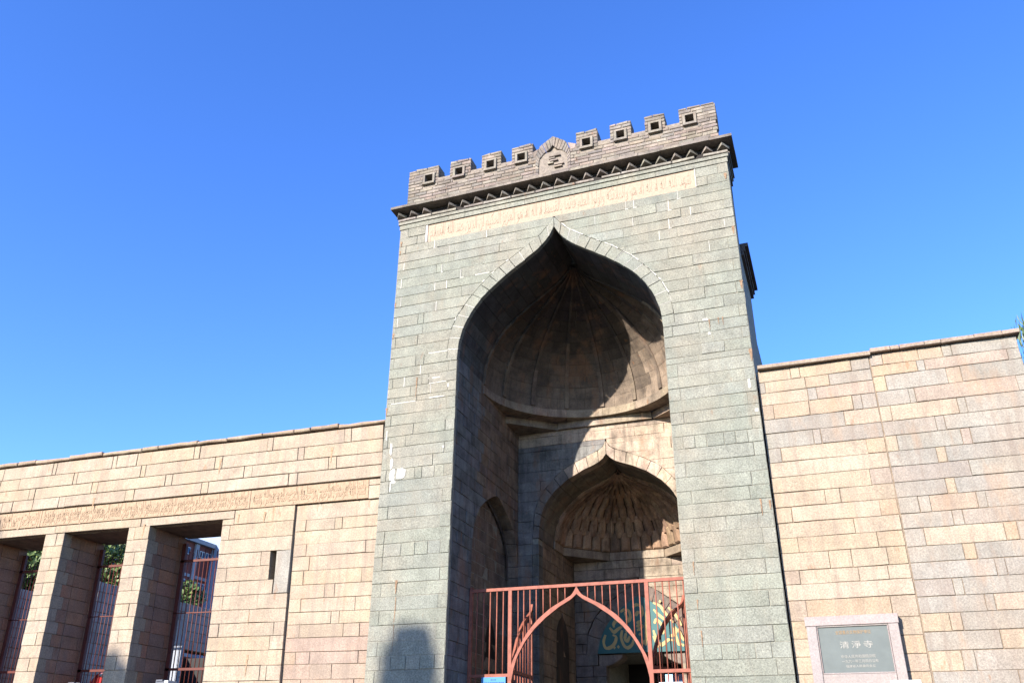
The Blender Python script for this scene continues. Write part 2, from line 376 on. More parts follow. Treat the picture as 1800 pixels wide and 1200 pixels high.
# soffit of the outer arch and reveals of the jambs
def soff(y0, y1): return lambda u, v: None
JO = resample(INTR, 30)
def soffit_f(s):
    def f(u, v):   # u along curve 0 apex..1 spring, v = y
        t = max(0, min(1, u)) * 60; k = min(int(t), 59); q = t - k; a, b = JO60[k], JO60[k + 1]
        return (s * (a[0] + (b[0] - a[0]) * q), v, a[1] + (b[1] - a[1]) * q)
    return f
JO60 = resample(INTR, 60)
shell = Bag()
for s in (-1, 1):
    f = soffit_f(s)
    for k in range(NV):
        cut = .10 + (.55 if k % 2 else .75)
        for y0, y1 in ((.096, cut), (cut, 1.27)):
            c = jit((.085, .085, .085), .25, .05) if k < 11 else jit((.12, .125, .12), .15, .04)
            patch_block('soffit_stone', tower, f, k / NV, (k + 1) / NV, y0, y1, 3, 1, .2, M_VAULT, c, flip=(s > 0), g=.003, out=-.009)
    patch_block('x', None, f, 0, 1, .06, 1.3, 24, 1, .12, None, None, flip=(s > 0), g=0, out=-.10, bag=shell)
# dome over the recess
DC = (0.0, 1.3)
PROF = [(0, 10.88), (.07, 10.72), (.16, 10.58), (.33, 10.41), (.60, 10.22), (.94, 9.99), (1.22, 9.77), (1.45, 9.55), (1.63, 9.32), (1.79, 9.02), (1.88, 8.70), (1.905, 8.36)]
PR = resample(PROF, 80)
def dome_f(u, v, off=0.0):   # u angle in degrees, v 0 bottom..1 apex
    t = (1 - max(0, min(1, v))) * 80; k = min(int(t), 79); q = t - k; a, b = PR[k], PR[k + 1]
    r = a[0] + (b[0] - a[0]) * q; z = a[1] + (b[1] - a[1]) * q
    return (DC[0] + r * math.cos(math.radians(u)), DC[1] + r * math.sin(math.radians(u)), z)
NR = 13
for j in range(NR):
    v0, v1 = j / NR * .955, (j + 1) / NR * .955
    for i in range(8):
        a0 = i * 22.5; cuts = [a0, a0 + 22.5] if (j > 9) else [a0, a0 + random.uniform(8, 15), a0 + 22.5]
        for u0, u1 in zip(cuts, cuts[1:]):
            fj = (1, .92, .78, .66, .54, .44, .36, .30, .26, .23, .21, .2, .2)[j] * random.uniform(.82, 1.15) * (1 if u0 < 50 else .72)  # darker upward with soot; sunny sector lightened, shaded sectors darkened as painted light
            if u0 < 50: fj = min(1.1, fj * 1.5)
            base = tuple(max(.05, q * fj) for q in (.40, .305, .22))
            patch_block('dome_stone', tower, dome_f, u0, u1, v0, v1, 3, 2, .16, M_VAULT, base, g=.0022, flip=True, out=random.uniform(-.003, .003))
patch_block('x', None, dome_f, -4, 184, 0, 1, 40, 26, .1, None, None, g=0, flip=True, out=-.08, bag=shell)
for i in range(9):
    a = i * 22.5
    def rib_f(u, v, a=a):
        r = dome_f(a, v)
        wdt = .05 * (1 - .75 * v)
        p = V(r); tng = V((-math.sin(math.radians(a)), math.cos(math.radians(a)), 0))
        return p + tng * (u * wdt)
    if i in (0, 8): rng = (0.0, 1.0) if i == 0 else (-1.0, 0.0)
    else: rng = (-1.0, 1.0)
    for v0, v1, cc in ((.01, .24, (.30, .23, .165)), (.24, .44, (.20, .155, .115) if i > 2 else (.30, .23, .165)), (.44, .955, (.10, .082, .068))):  # sooty towards the apex; sunlight painted into the lower sun-side ribs
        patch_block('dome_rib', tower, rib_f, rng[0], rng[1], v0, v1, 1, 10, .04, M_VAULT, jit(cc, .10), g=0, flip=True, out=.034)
def boss_f(u, v): return (DC[0] + .17 * (1 - v) * math.cos(math.radians(u)), DC[1] + .17 * (1 - v) * math.sin(math.radians(u)), 10.60 + .10 * v)
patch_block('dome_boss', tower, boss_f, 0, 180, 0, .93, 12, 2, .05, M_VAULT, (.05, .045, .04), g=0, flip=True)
# ring under the dome and the corner slabs that carry it
for i in range(8):
    def ring_f(u, v): 
        r = 1.905; return (DC[0] + r * math.cos(math.radians(u)), DC[1] + r * math.sin(math.radians(u)), 8.19 + .17 * v)
    patch_block('ring_stone', tower, ring_f, i * 22.5, (i + 1) * 22.5, 0, 1, 4, 1, .3, M_VAULT, jit((.42, .33, .24), .10), g=.003, flip=True, out=.02)
BY = 3.35
for s in (-1, 1):
    tri = [V((s * 1.905, 2.55, 8.19)), V((s * 1.0, BY - .03, 8.19)), V((s * 1.905, BY - .03, 8.19))]
    if area_normal(tri).z < 0: tri.reverse()
    b = Bag(); b.prism(tri, V((0, 0, 1)), .15); b.build('corner_slab', M_VAULT, tower, jit((.44, .35, .255), .05))
    tri = [V((s * 1.905, .7, 8.19)), V((s * 1.80, .9, 8.19)), V((s * 1.80, 2.45, 8.19)), V((s * 1.905, 2.55, 8.19))]
    if area_normal(tri).z < 0: tri.reverse()
    b = Bag(); b.prism(tri, V((0, 0, 1)), .15)
    if 0: b.build('corner_slab', M_VAULT, tower, jit((.44, .35, .255), .05))
for x0, x1 in ((-1.0, .02), (.02, 1.0)):
    b = Bag(); b.box(x0 + .002, x1 - .002, BY - .07, BY + .25, 8.045, 8.187); b.build('ledge_stone', M_VAULT, tower, jit((.50, .40, .295), .06))
shell.box(-2.1, 2.1, BY + .26, BY + .4, 7.6, 9.6)
shell.box(-2.2, -1.93, 1.0, 3.6, 8.0, 8.5); shell.box(1.93, 2.2, 1.0, 3.6, 8.0, 8.5)
shell.build('vault_backing', M_MORTAR_D, tower)

# side walls of the recess with a shallow pointed niche each
NCH = [(0, 6.46), (.06, 6.36), (.33, 6.25), (.62, 6.10), (.86, 5.92), (1.02, 5.74), (1.13, 5.52), (1.18, 5.28), (1.20, 5.0)]
NY, ND = 2.17, .25
inner_core = Bag()
for s in (-1, 1):
    nrm = V((-s, 0, 0)); X0 = s * 1.905
    pl = lambda y, z: V((X0, y, z))
    nwd = lambda z: curve_at(NCH, z)
    for r in range(15, len(ZC) - 1):
        zt, zb = ZC[r], ZC[r + 1]
        if r == 15: zt = 8.42
        if zb < 2.5: break
        fr = .10
        js = [.30 + .22 * (r % 2) + .05 * (r % 3), fr + .45 + .12 * ((r * 7) % 5), fr + 1.0 + .1 * ((r * 3) % 4), 1.55 + .12 * (r % 3), 2.1 + .1 * ((r * 5) % 4), 2.7 + .11 * (r % 2)]
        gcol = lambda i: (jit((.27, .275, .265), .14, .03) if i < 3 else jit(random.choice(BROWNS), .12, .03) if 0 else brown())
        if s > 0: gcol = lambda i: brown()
        if zt > 6.47:
            wall_row(tower, 'reveal_stone', zt, zb, fr, BY, js, 0, .22, M_VAULT, gcol, n=nrm, place=pl)
        else:
            wall_row(tower, 'reveal_stone', zt, zb, fr, NY - nwd(zb), js, 0, .22, M_VAULT, gcol, eb=lambda z: NY - max(.01, nwd(z)), n=nrm, place=pl)
            wall_row(tower, 'reveal_stone', zt, zb, NY + nwd(zb), BY, [2.5 + .1 * (r % 4), 3.1], 0, .22, M_VAULT, lambda i: brown(), ea=lambda z: min(BY - .01, NY + max(.01, nwd(z))), n=nrm, place=pl)
            wall_row(tower, 'niche_stone', zt, zb, NY - 1.22, min(BY, NY + 1.22), [1.3 + .2 * (r % 3), 2.2 + .15 * (r % 2), 2.8], 0, .2, M_VAULT, lambda i: brown(), n=nrm, place=lambda y, z: V((s * (1.905 + ND), y, z)))
    # curved underside of the niche
    N30 = resample(NCH, 24)
    for sg in (-1, 1):
        def nf(u, v, sg=sg):
            t = u * 24; k = min(int(t), 23); q = t - k; a, b = N30[k], N30[k + 1]
            return (s * (1.905 + v), NY + sg * (a[0] + (b[0] - a[0]) * q), a[1] + (b[1] - a[1]) * q)
        for k in range(8):
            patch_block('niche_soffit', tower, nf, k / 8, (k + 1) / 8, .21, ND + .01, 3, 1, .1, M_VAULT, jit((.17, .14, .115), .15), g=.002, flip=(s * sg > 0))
    inner_core.box(min(s * 1.922, s * 2.16), max(s * 1.922, s * 2.16), .09, NY - 1.22, 0, 8.3)
    inner_core.box(min(s * 2.165, s * 2.4), max(s * 2.165, s * 2.4), .3, BY + .1, 0, 8.3)
    inner_core.box(min(s * 1.918, s * 2.16), max(s * 1.918, s * 2.16), NY - 1.23, BY, 6.5, 8.3)
    # small low doorway-like niche inside it, a flat sheet with its shade painted in
    low = [(0, 4.17), (.05, 4.08), (.16, 3.98), (.25, 3.80), (.28, 3.55), (.28, 0)]
    pts = [V((s * (1.905 + ND) - s * .002, 2.55 - a, z)) for a, z in low] + [V((s * (1.905 + ND) - s * .002, 2.55 + a, z)) for a, z in reversed(low[1:])]
    if area_normal(pts).dot(nrm) < 0: pts.reverse()
    b = Bag(); b.prism(pts, nrm, .002); b.build('low_niche_shade', M_DARK, tower)

# wall at the back of the recess with the second arch
IN2 = [(0, 7.42), (.07, 7.33), (.19, 7.24), (.5, 7.12), (.82, 6.965), (1.1, 6.745), (1.3, 6.51), (1.4, 6.28), (1.45, 6.02), (1.46, 5.80)]
EX2 = [(0, 7.70), (.07, 7.58), (.16, 7.51), (.42, 7.41), (.76, 7.265), (1.06, 7.08), (1.29, 6.84), (1.47, 6.58), (1.56, 6.3), (1.60, 5.80)]
e2 = lambda z: curve_at(EX2, z) if z > 5.80 else 1.60
for r in range(16, len(ZC) - 1):
    zt, zb = ZC[r], ZC[r + 1]
    if r == 16: zt = 8.045
    if zb < 2.5: break
    o = .13 * (r % 5)
    if zb > 7.7:
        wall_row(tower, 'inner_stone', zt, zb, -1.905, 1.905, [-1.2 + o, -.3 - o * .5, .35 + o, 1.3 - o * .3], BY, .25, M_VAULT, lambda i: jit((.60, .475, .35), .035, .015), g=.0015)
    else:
        wall_row(tower, 'inner_stone', zt, zb, -1.905, -e2(zb), [-1.55 + o * .5, -1.0 + o], BY, .25, M_VAULT, lambda i: jit((.275, .262, .24), .07, .02), g=.0018, eb=lambda z: -max(.012, e2(z)))  # left blocks dark, right ones pale: shade and sun put into the colours
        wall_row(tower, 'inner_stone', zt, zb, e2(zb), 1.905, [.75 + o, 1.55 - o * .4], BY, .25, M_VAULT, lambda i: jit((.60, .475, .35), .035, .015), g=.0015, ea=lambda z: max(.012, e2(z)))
    if zt < 5.81:
        for s in (-1, 1):
            block('inner_stone', tower, [V((s * 1.46, BY, zt)), V((s * 1.60, BY, zt)), V((s * 1.60, BY, zb)), V((s * 1.46, BY, zb))], FY, .25, M_VAULT, jit((.22, .205, .18), .08))
NV2 = 10
a2, b2 = resample(IN2, NV2), resample(EX2, NV2)
for s in (-1, 1):
    for k in range(NV2):
        mi = resample(IN2, NV2 * 2)[2 * k + 1]; mo = resample(EX2, NV2 * 2)[2 * k + 1]
        pts = [V((s * p[0], BY, p[1])) for p in (a2[k], mi, a2[k + 1], b2[k + 1], mo, b2[k])]
        block('inner_voussoir', tower, pts, FY, .25, M_VAULT, jit((.62, .49, .365), .06) if (s > 0 or k < 4) else jit((.25, .225, .195), .07), out=.004)  # pale where the sun reaches, dark at left: light painted into the colour
    S60 = resample(IN2, 60)
    def sf(u, v, s=s):
        t = u * 60; k = min(int(t), 59); q = t - k; a, b = S60[k], S60[k + 1]
        return (s * (a[0] + (b[0] - a[0]) * q), v, a[1] + (b[1] - a[1]) * q)
    for k in range(NV2):
        patch_block('inner_soffit', tower, sf, k / NV2, (k + 1) / NV2, BY + .25, 4.36, 3, 1, .2, M_VAULT, jit((.26, .225, .17), .12), g=.003, flip=(s > 0))
    inner_core.box(min(s * 1.48, s * 1.9), max(s * 1.48, s * 1.9), BY + .02, 6.1, 0, 5.8)
    inner_core.box(min(s * 1.63, s * 2.2), max(s * 1.63, s * 2.2), BY + .02, 6.1, 5.8, 8.0)
b = Bag(); 
inner_core.box(-2.2, 2.2, BY + .26, 4.3, 7.72, 8.1)
# second chamber: side walls, half-octagon cell vault, back wall
IY = 5.80; AP = 1.46; CY = IY - AP
for s in (-1, 1):
    nrm = V((-s, 0, 0)); pl = lambda y, z, s=s: V((s * AP, y, z))
    for r in range(27, len(ZC) - 1):
        zt, zb = ZC[r], ZC[r + 1]
        if r == 27: zt = 5.80
        if zb < 2.5: break
        wall_row(tower, 'chamber_stone', zt, zb, BY + .25, IY, [4.1 + .15 * (r % 4), 4.9 + .12 * (r % 3)], 0, .2, M_VAULT, lambda i: jit((.40, .30, .205), .08), n=nrm, place=pl)
    for zz0, zz1, k in ((0, 0, 0),):
        pass
    nk = [(0, 4.57), (.05, 4.49), (.25, 4.37), (.38, 4.2), (.43, 3.95), (.43, 0)]
    pts = [V((s * AP - s * .006, 4.85 - a, z)) for a, z in nk] + [V((s * AP - s * .006, 4.85 + a, z)) for a, z in reversed(nk[1:])]
    if area_normal(pts).dot(nrm) < 0: pts.reverse()
    b = Bag(); b.prism(pts, nrm, .002); b.build('chamber_niche_shade', M_VAULT, tower, (.07, .055, .045))  # flat dark sheet, the niche's shade painted into its colour
T22 = math.tan(math.radians(22.5))
for s in (-1, 1):
    tri = [V((s * AP, CY + AP * T22, 5.97)), V((s * AP * T22, IY, 5.97)), V((s * AP, IY, 5.97))]
    if area_normal(tri).z < 0: tri.reverse()
    b = Bag(); b.prism(tri, V((0, 0, 1)), .17); b.build('chamber_slab', M_VAULT, tower, (.40, .31, .22))
for x0, x1 in ((-AP * T22, 0), (0, AP * T22)):
    b = Bag(); b.box(x0 + .002, x1 - .002, IY - .03, IY + .2, 5.80, 5.968); b.build('chamber_ledge', M_VAULT, tower, jit((.58, .455, .335), .05))
for s in (-1, 1):
    b = Bag(); b.box(min(s * (AP - .03), s * (AP + .15)), max(s * (AP - .03), s * (AP + .15)), CY, CY + AP * T22 - .004, 5.80, 5.968); b.build('chamber_ledge', M_VAULT, tower, jit((.58, .455, .335), .05))
IN2V = [(r, z) for r, z in IN2 if z > 5.9] + [(1.455, 5.97)]
PV = resample(IN2V, 60)
def vault_pt(phi, u, v, off=0):
    t = (1 - max(0, min(1, v))) * 60; k = min(int(t), 59); q = t - k; a, bb = PV[k], PV[k + 1]
    r = a[0] + (bb[0] - a[0]) * q; z = a[1] + (bb[1] - a[1]) * q
    c, s_ = math.cos(math.radians(phi)), math.sin(math.radians(phi)); h = r * T22
    return V((r * c - u * h * s_, CY + r * s_ + u * h * c, z))
vback = Bag()
for phi, ulim in ((180, (-1, 0)), (135, (-1, 1)), (90, (-1, 1)), (45, (-1, 1)), (0, (0, 1))):
    patch_block('x', None, lambda u, v, phi=phi: vault_pt(phi, u, v), ulim[0], ulim[1], 0, 1, 2, 16, .15, None, None, g=0, flip=True, out=-.004, bag=vback)
    NT = 7; TV = (0, .165, .33, .485, .63, .76, .88, 1)
    for j in range(NT):
        nc = 5 if j < 3 else 4 if j < 5 else 3
        if j == NT - 1: nc = 2
        v0, v1 = TV[j], TV[j + 1]; pk = .034
        wdt = 2.0 / nc; off = 0 if j % 2 == 0 else wdt / 2
        for i in range(-1, nc + 1):
            a = -1 + i * wdt + off; e = a + wdt
            if e <= ulim[0] + .02 or a >= ulim[1] - .02: continue
            a_, e_ = max(a, ulim[0]), min(e, ulim[1]); m = (a + e) / 2
            hw = wdt * .30
            raw = [(a_, v0 + (pk if j else 0)), (max(a_, min(e_, m - hw)), v0 - (pk if j else 0)), (max(a_, min(e_, m + hw)), v0 - (pk if j else 0)), (e_, v0 + (pk if j else 0)), (e_, v1 - pk), (max(a_, min(e_, m + hw)), min(1, v1 + pk)), (max(a_, min(e_, m - hw)), min(1, v1 + pk)), (a_, v1 - pk)]
            pts = []
            for u, v in raw:
                p = vault_pt(phi, u, v)
                if not pts or (p - pts[-1]).length > .012: pts.append(p)
            if (pts[0] - pts[-1]).length < .012: pts.pop()
            if len(pts) < 3: continue
            n = area_normal(pts); cen = sum(pts, V()) / len(pts)
            if n.dot(V((0, CY, cen.z - .3)) - cen) < 0: n = -n
            block('vault_panel', tower, pts, n, .02, M_VAULT, jit(random.choice([(.52, .335, .21), (.47, .30, .185), (.56, .37, .235), (.42, .275, .18)]), .10), g=.013, ch=.036, out=.06, wob=.003)
vback.build('vault_ground', M_VAULT, tower, (.12, .08, .05))
# back wall of the chamber: pointed door arch
DIN = [(0, 5.03), (.10, 4.97), (.37, 4.80), (.63, 4.57), (.81, 4.32), (.91, 4.10), (.965, 3.84)]
DEX = [(0, 5.33), (.14, 5.25), (.45, 5.07), (.86, 4.77), (1.05, 4.55), (1.17, 4.30), (1.22, 3.84)]
BZ = [5.80, 5.62, 5.40, 5.18, 4.95, 4.73, 4.51, 4.27, 4.06, 3.85, 3.62, 3.40, 3.18, 2.96, 2.74, 2.52]
for r, (zt, zb) in enumerate(zip(BZ, BZ[1:])):
    o = .14 * (r % 4)
    if zb >= 5.33 or zt > 5.4:
        wall_row(tower, 'back_stone', zt, zb, -AP, AP, [-.9 + o, -.1 + o, .75 + o], IY, .2, M_VAULT, lambda i: jit((.56, .44, .325), .07))
    elif zb > 3.8:
        wall_row(tower, 'back_stone', zt, zb, -AP, -curve_at(DEX, zb), [-1.3 + o * .4, -.8], IY, .2, M_VAULT, lambda i: jit((.30, .24, .19), .10), eb=lambda z: -max(.012, curve_at(DEX, z)))  # left of the door darker than the right: shade painted in
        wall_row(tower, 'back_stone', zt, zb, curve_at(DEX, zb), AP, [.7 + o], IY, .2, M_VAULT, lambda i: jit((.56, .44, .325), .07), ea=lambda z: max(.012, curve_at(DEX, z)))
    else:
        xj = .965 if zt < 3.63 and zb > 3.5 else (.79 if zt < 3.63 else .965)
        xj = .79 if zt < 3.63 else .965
        wall_row(tower, 'back_stone', zt, zb, -AP, -xj, [-1.25 + o * .6], IY, .25, M_VAULT, lambda i: jit((.25, .21, .18), .12))  # shaded side again darkened by colour, sunlit side kept pale
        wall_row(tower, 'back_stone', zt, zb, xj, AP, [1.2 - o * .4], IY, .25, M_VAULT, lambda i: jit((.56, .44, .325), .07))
dn, de = resample(DIN, 5), resample(DEX, 5)
for s in (-1, 1):
    for k in range(5):
        pts = [V((s * p[0], IY, p[1])) for p in (dn[k], dn[k + 1], de[k + 1], de[k])]
        block('door_voussoir', tower, pts, FY, .22, M_VAULT, jit((.30, .24, .20), .08), out=.006)
    cb = [(.965, 3.845), (.43, 3.845), (.45, 3.76), (.56, 3.69), (.66, 3.64), (.79, 3.60), (.965, 3.60)]
    pts = [V((s * a, IY + .02, z)) for a, z in cb]
    block('door_corbel', tower, pts, FY, .45, M_VAULT, jit((.36, .29, .23), .05), ch=.015, wob=.008)
inner_core.box(-AP - .2, AP + .2, IY + .26, IY + .4, 5.35, 8.0)
inner_core.box(-AP - .2, -.98, IY + .2, IY + .4, 0, 5.4); inner_core.box(.98, AP + .2, IY + .2, IY + .4, 0, 5.4)
inner_core.box(-1.0, 1.0, IY + .3, IY + .45, 3.85, 5.4)
# passage behind the doorway, closed but for its lower right
inner_core.box(-1.0, -.82, IY + .25, 8.1, 0, 3.9); inner_core.box(.82, 1.0, IY + .25, 8.1, 0, 3.9); inner_core.box(-1.0, 1.0, IY + .25, 8.1, 3.86, 4.0)
inner_core.build('inner_core', M_MORTAR_D, tower)
b = Bag(); b.box(-.82, .02, 8.0, 8.06, 0, 3.86); b.box(.02, .82, 8.0, 8.06, 3.63, 3.86); b.build('passage_door', M_DARK, tower)

# inscription over the arch
AR = {'ا': (0xFE8D, 2), 'ب': (0xFE8F, 4), 'ة': (0xFE93, 2), 'ت': (0xFE95, 4), 'ث': (0xFE99, 4), 'ج': (0xFE9D, 4), 'ح': (0xFEA1, 4), 'خ': (0xFEA5, 4), 'د': (0xFEA9, 2), 'ذ': (0xFEAB, 2), 'ر': (0xFEAD, 2), 'ز': (0xFEAF, 2), 'س': (0xFEB1, 4), 'ش': (0xFEB5, 4), 'ص': (0xFEB9, 4), 'ض': (0xFEBD, 4), 'ط': (0xFEC1, 4), 'ع': (0xFEC9, 4), 'غ': (0xFECD, 4), 'ف': (0xFED1, 4), 'ق': (0xFED5, 4), 'ك': (0xFED9, 4), 'ل': (0xFEDD, 4), 'م': (0xFEE1, 4), 'ن': (0xFEE5, 4), 'ه': (0xFEE9, 4), 'و': (0xFEED, 2), 'ى': (0xFEEF, 2), 'ي': (0xFEF1, 4), 'ئ': (0xFE89, 4), 'أ': (0xFE83, 2), 'إ': (0xFE87, 2)}
def shape_ar(s):
    out = []
    for word in s.split(' '):
        i = 0; prev = False; L = []
        while i < len(word):
            ch = word[i]
            if ch == 'ل' and i + 1 < len(word) and word[i + 1] in 'اأإ':
                base = {'ا': 0xFEFB, 'أ': 0xFEF7, 'إ': 0xFEF9}[word[i + 1]]; L.append(chr(base + (1 if prev else 0))); prev = False; i += 2; continue
            base, nf = AR[ch]; nxt = i + 1 < len(word) and nf == 4
            if nf == 2: L.append(chr(base + (1 if prev else 0))); prev = False
            else:
                L.append(chr(base + (3 if prev and nxt else 1 if prev else 2 if nxt else 0))); prev = nxt
            i += 1
        out.append(''.join(reversed(L)))
    return ' '.join(reversed(out))
def text_mesh(body, extrude, spacing=1.0, off=0.0):
    c = bpy.data.curves.new('lettering', 'FONT'); c.body = body; c.size = 1; c.extrude = extrude; c.space_character = spacing; c.resolution_u = 3; c.offset = off
    o = bpy.data.objects.new('lettering', c); col.objects.link(o)
    dg = bpy.context.evaluated_depsgraph_get(); dg.update()
    me = bpy.data.meshes.new_from_object(o.evaluated_get(dg)); bpy.data.objects.remove(o); bpy.data.curves.remove(c)
    return me
def letter(body, x0, x1, z0, z1, y, depth, mat, parent, off=0.0, name='lettering', shear=None):
    """text fitted to a rectangle of the wall plane y, standing proud by depth"""
    me = text_mesh(body, .5, off=off)
    xs = [v.co.x for v in me.vertices]; ys = [v.co.y for v in me.vertices]; a, bx, cz, dz = min(xs), max(xs), min(ys), max(ys)
    for v in me.vertices:
        z = z0 + (v.co.y - cz) / (dz - cz) * (z1 - z0); x = x0 + (v.co.x - a) / (bx - a) * (x1 - x0); d = v.co.z
        v.co = (x, y - depth * (.5 + d), z)
        if shear: v.co = shear(v.co)
    me.materials.clear()
    return link(name, me, mat, parent)
b = Bag(); b.box(-2.70, 2.70, .016, .3, 11.085, 11.485); pan = b.build('inscription_panel', M_CARVE, tower)
b = Bag()
b.box(-2.718, -2.672, -.002, .2, 11.084, 11.486); b.box(2.70, 2.715, -.002, .2, 11.084, 11.486); b.build('panel_border', M_POINT, pan)
vs = 'شهد الله أنه لا إله إلا هو والملائكة وأولوا العلم قائما بالقسط لا إله إلا هو العزيز الحكيم إن الدين عند الله الإسلام'
letter(shape_ar(vs.replace('أ', 'ا').replace('إ', 'ا')), -2.62, 2.62, 11.035, 11.495, .017, .0065, M_CARVE, pan, off=.003)
# cornice
def run(name, z0, z1, p, joints, mat, colf, yb=.78, y0=None, g=.003):
    xs = [-TW - p] + joints + [TW + p]
    for a, c in zip(xs, xs[1:]):
        x0, x1 = a + (g if a > -TW - p else 0), c - (g if c < TW + p else 0)
        b = Bag(); b.box(x0, x1, -p, .3, z0, z1); b.build(name, mat, tower, colf())
    for s in (-1, 1):
        b = Bag(); b.box(min(s * 2.9, s * (TW + p)), max(s * 2.9, s * (TW + p)), .3 + g, yb, z0 + .001, z1 - .001); b.build(name, mat, tower, colf())
run('fascia_stone', 11.492, 11.60, .012, [-2.23, -1.86, -.59, .72, 1.99], M_TOWER, green)
run('moulding_stone', 11.60, 11.665, .035, [-2.4, -1.2, .1, 1.3, 2.3], M_TOWER, green)
BR = [(.385, .325, .262), (.345, .295, .245), (.41, .345, .278), (.32, .28, .24), (.395, .318, .248)]
def brickc(): return jit(random.choice(BR), .14, .04)
# broken brick course, its back bed, the dog-tooth course and the slab
b = Bag(); b.box(-TW + .01, TW - .01, .02, .78, 11.665, 11.94); b.build('cornice_bed', M_DARK, tower)  # bed coloured near black to stand for shade between the bricks
x = -TW - .045
while x < TW + .03:
    ln = random.uniform(.30, .62)
    if random.random() < .14: x += random.uniform(.12, .25); continue
    e = min(x + ln, TW + .045)
    block('cornice_brick', tower, [V((x, -.06, 11.735)), V((e, -.06, 11.735)), V((e, -.06, 11.672)), V((x, -.06, 11.672))], FY, .2, M_BRICK, jit((.44, .40, .33), .1), g=.004, ch=.010, wob=.006)
    x = e + .004
x = -TW - .0
while x < TW + .02:
    if random.random() > .10:
        hw, tip = random.uniform(.105, .12), -.135 + random.uniform(-.012, .008)
        vs_ = [(x - hw, .03), (x, tip), (x + hw, .03)]
        bb = Bag(); z0 = 11.79 + random.uniform(-.006, .006); z1 = z0 + .052
        bb.add([(a, y, z0) for a, y in vs_] + [(a, y, z1) for a, y in vs_], [(0, 2, 1), (3, 4, 5), (0, 1, 4, 3), (1, 2, 5, 4), (2, 0, 3, 5)])
        bb.build('dogtooth_brick', M_BRICK, tower, jit((.46, .41, .34), .1))
    x += .285
x = -TW - .15
while x < TW + .14:
    e = min(x + random.uniform(.35, .6), TW + .15); dz = random.uniform(-.008, .006)
    b = Bag(); b.box(x + .002, e - .002, -.21 + random.uniform(-.008, .008), .3, 11.90, 11.962 + dz); b.build('cornice_slab', M_BRICK, tower, jit((.33, .285, .23), .1)); x = e
for s in (-1, 1):
    b = Bag(); b.box(min(s * 3.0, s * (TW + .15)), max(s * 3.0, s * (TW + .15)), .303, .78, 11.90, 11.962); b.build('cornice_slab', M_BRICK, tower, (.25, .22, .19))
    b = Bag(); b.box(min(s * 3.0, s * (TW + .06)), max(s * 3.0, s * (TW + .06)), .03, .78, 11.668, 11.74); b.build('cornice_slab', M_BRICK, tower, (.25, .22, .19))
# rust runs under old iron cramps
rust = Bag()
def run_stain(bag, x, z, wd, ln, y, tf=None):
    k = 7; L_, R_ = [], []
    for i in range(k + 1):
        t = i / k; h = wd * (1 - .75 * t) * random.uniform(.7, 1.2) / 2; xc = x + random.uniform(-.004, .004)
        L_.append(V((xc - h, y, z - ln * t))); R_.append(V((xc + h, y, z - ln * t)))
    bag.add(L_ + R_, [(i, i + 1, k + 2 + i, k + 1 + i) for i in range(k)])
for x, z, wd, ln in ((3.24, 11.25, .06, .13), (3.255, 10.1, .05, .16), (3.27, 9.0, .05, .17), (2.68, 8.36, .02, .2), (2.83, 8.37, .018, .14), (2.9, 8.37, .018, .16), (3.275, 7.72, .06, .22), (3.14, 5.25, .03, .25), (3.27, 5.22, .04, .14), (-3.25, 11.2, .05, .12), (-3.26, 10.98, .04, .1), (-3.275, 9.78, .05, .1), (-3.265, 9.1, .05, .12), (-3.28, 7.56, .06, .16), (-2.84, 4.42, .045, .22), (-2.83, 4.15, .018, .85), (2.07, 4.4, .022, .2), (2.08, 3.85, .022, .14), (2.1, 3.42, .022, .22), (-2.7, 8.1, .03, .4)):
    run_stain(rust, x, z, wd, ln, -.0075)
ro = rust.build('rust_stain', plain('rust', (.36, .235, .145), .95, 0, .5, 30, 0), tower); ro['kind'] = 'stuff'
# parapet of bricks with eight merlons
MER = [(-3.2, -2.5), (-2.25, -1.77), (-1.54, -1.10), (-.88, -.41), (.48, .93), (1.17, 1.60), (1.86, 2.26), (2.52, 3.22)]
HOL = [(-2.81, -2.63), (-2.12, -1.95), (-1.42, -1.25), (-.75, -.58), (.61, .78), (1.30, 1.46), (1.98, 2.14), (2.64, 2.80)]
par = Bag()
PY0, PY1 = .0, .42
par.box(-3.19, 3.19, PY0 + .015, PY1, 11.965, 12.56)
for (a, c), (h0, h1) in zip(MER, HOL):
    par.box(a + .01, h0, PY0 + .015, PY1, 12.56, 12.925); par.box(h1, c - .01, PY0 + .015, PY1, 12.56, 12.925); par.box(h0, h1, PY0 + .015, PY1, 12.77, 12.925); par.box(h0, h1, .3, PY1, 12.56, 12.77)
for (a, c), (a2_, c2_) in zip(MER, MER[1:]): par.box(c - .01, a2_ + .01, PY0 + .015, PY1, 12.56, 12.645)
for h0, h1 in HOL: pass
parapet = par.build('parapet', plain('lime_mortar', (.34, .29, .235), .95, 0, .3, 18, .4), tower)
b = Bag()
for h0, h1 in HOL: b.box(h0 + .001, h1 - .001, .16, .17, 12.561, 12.769)
b.build('hole_shade', M_DARK, parapet)  # near-black sheets standing in for shade inside the holes
zr = [11.967 + .0785 * k for k in range(14)]
nicheP = [(0, 12.79), (.06, 12.70), (.20, 12.61), (.29, 12.50), (.30, 12.12)]
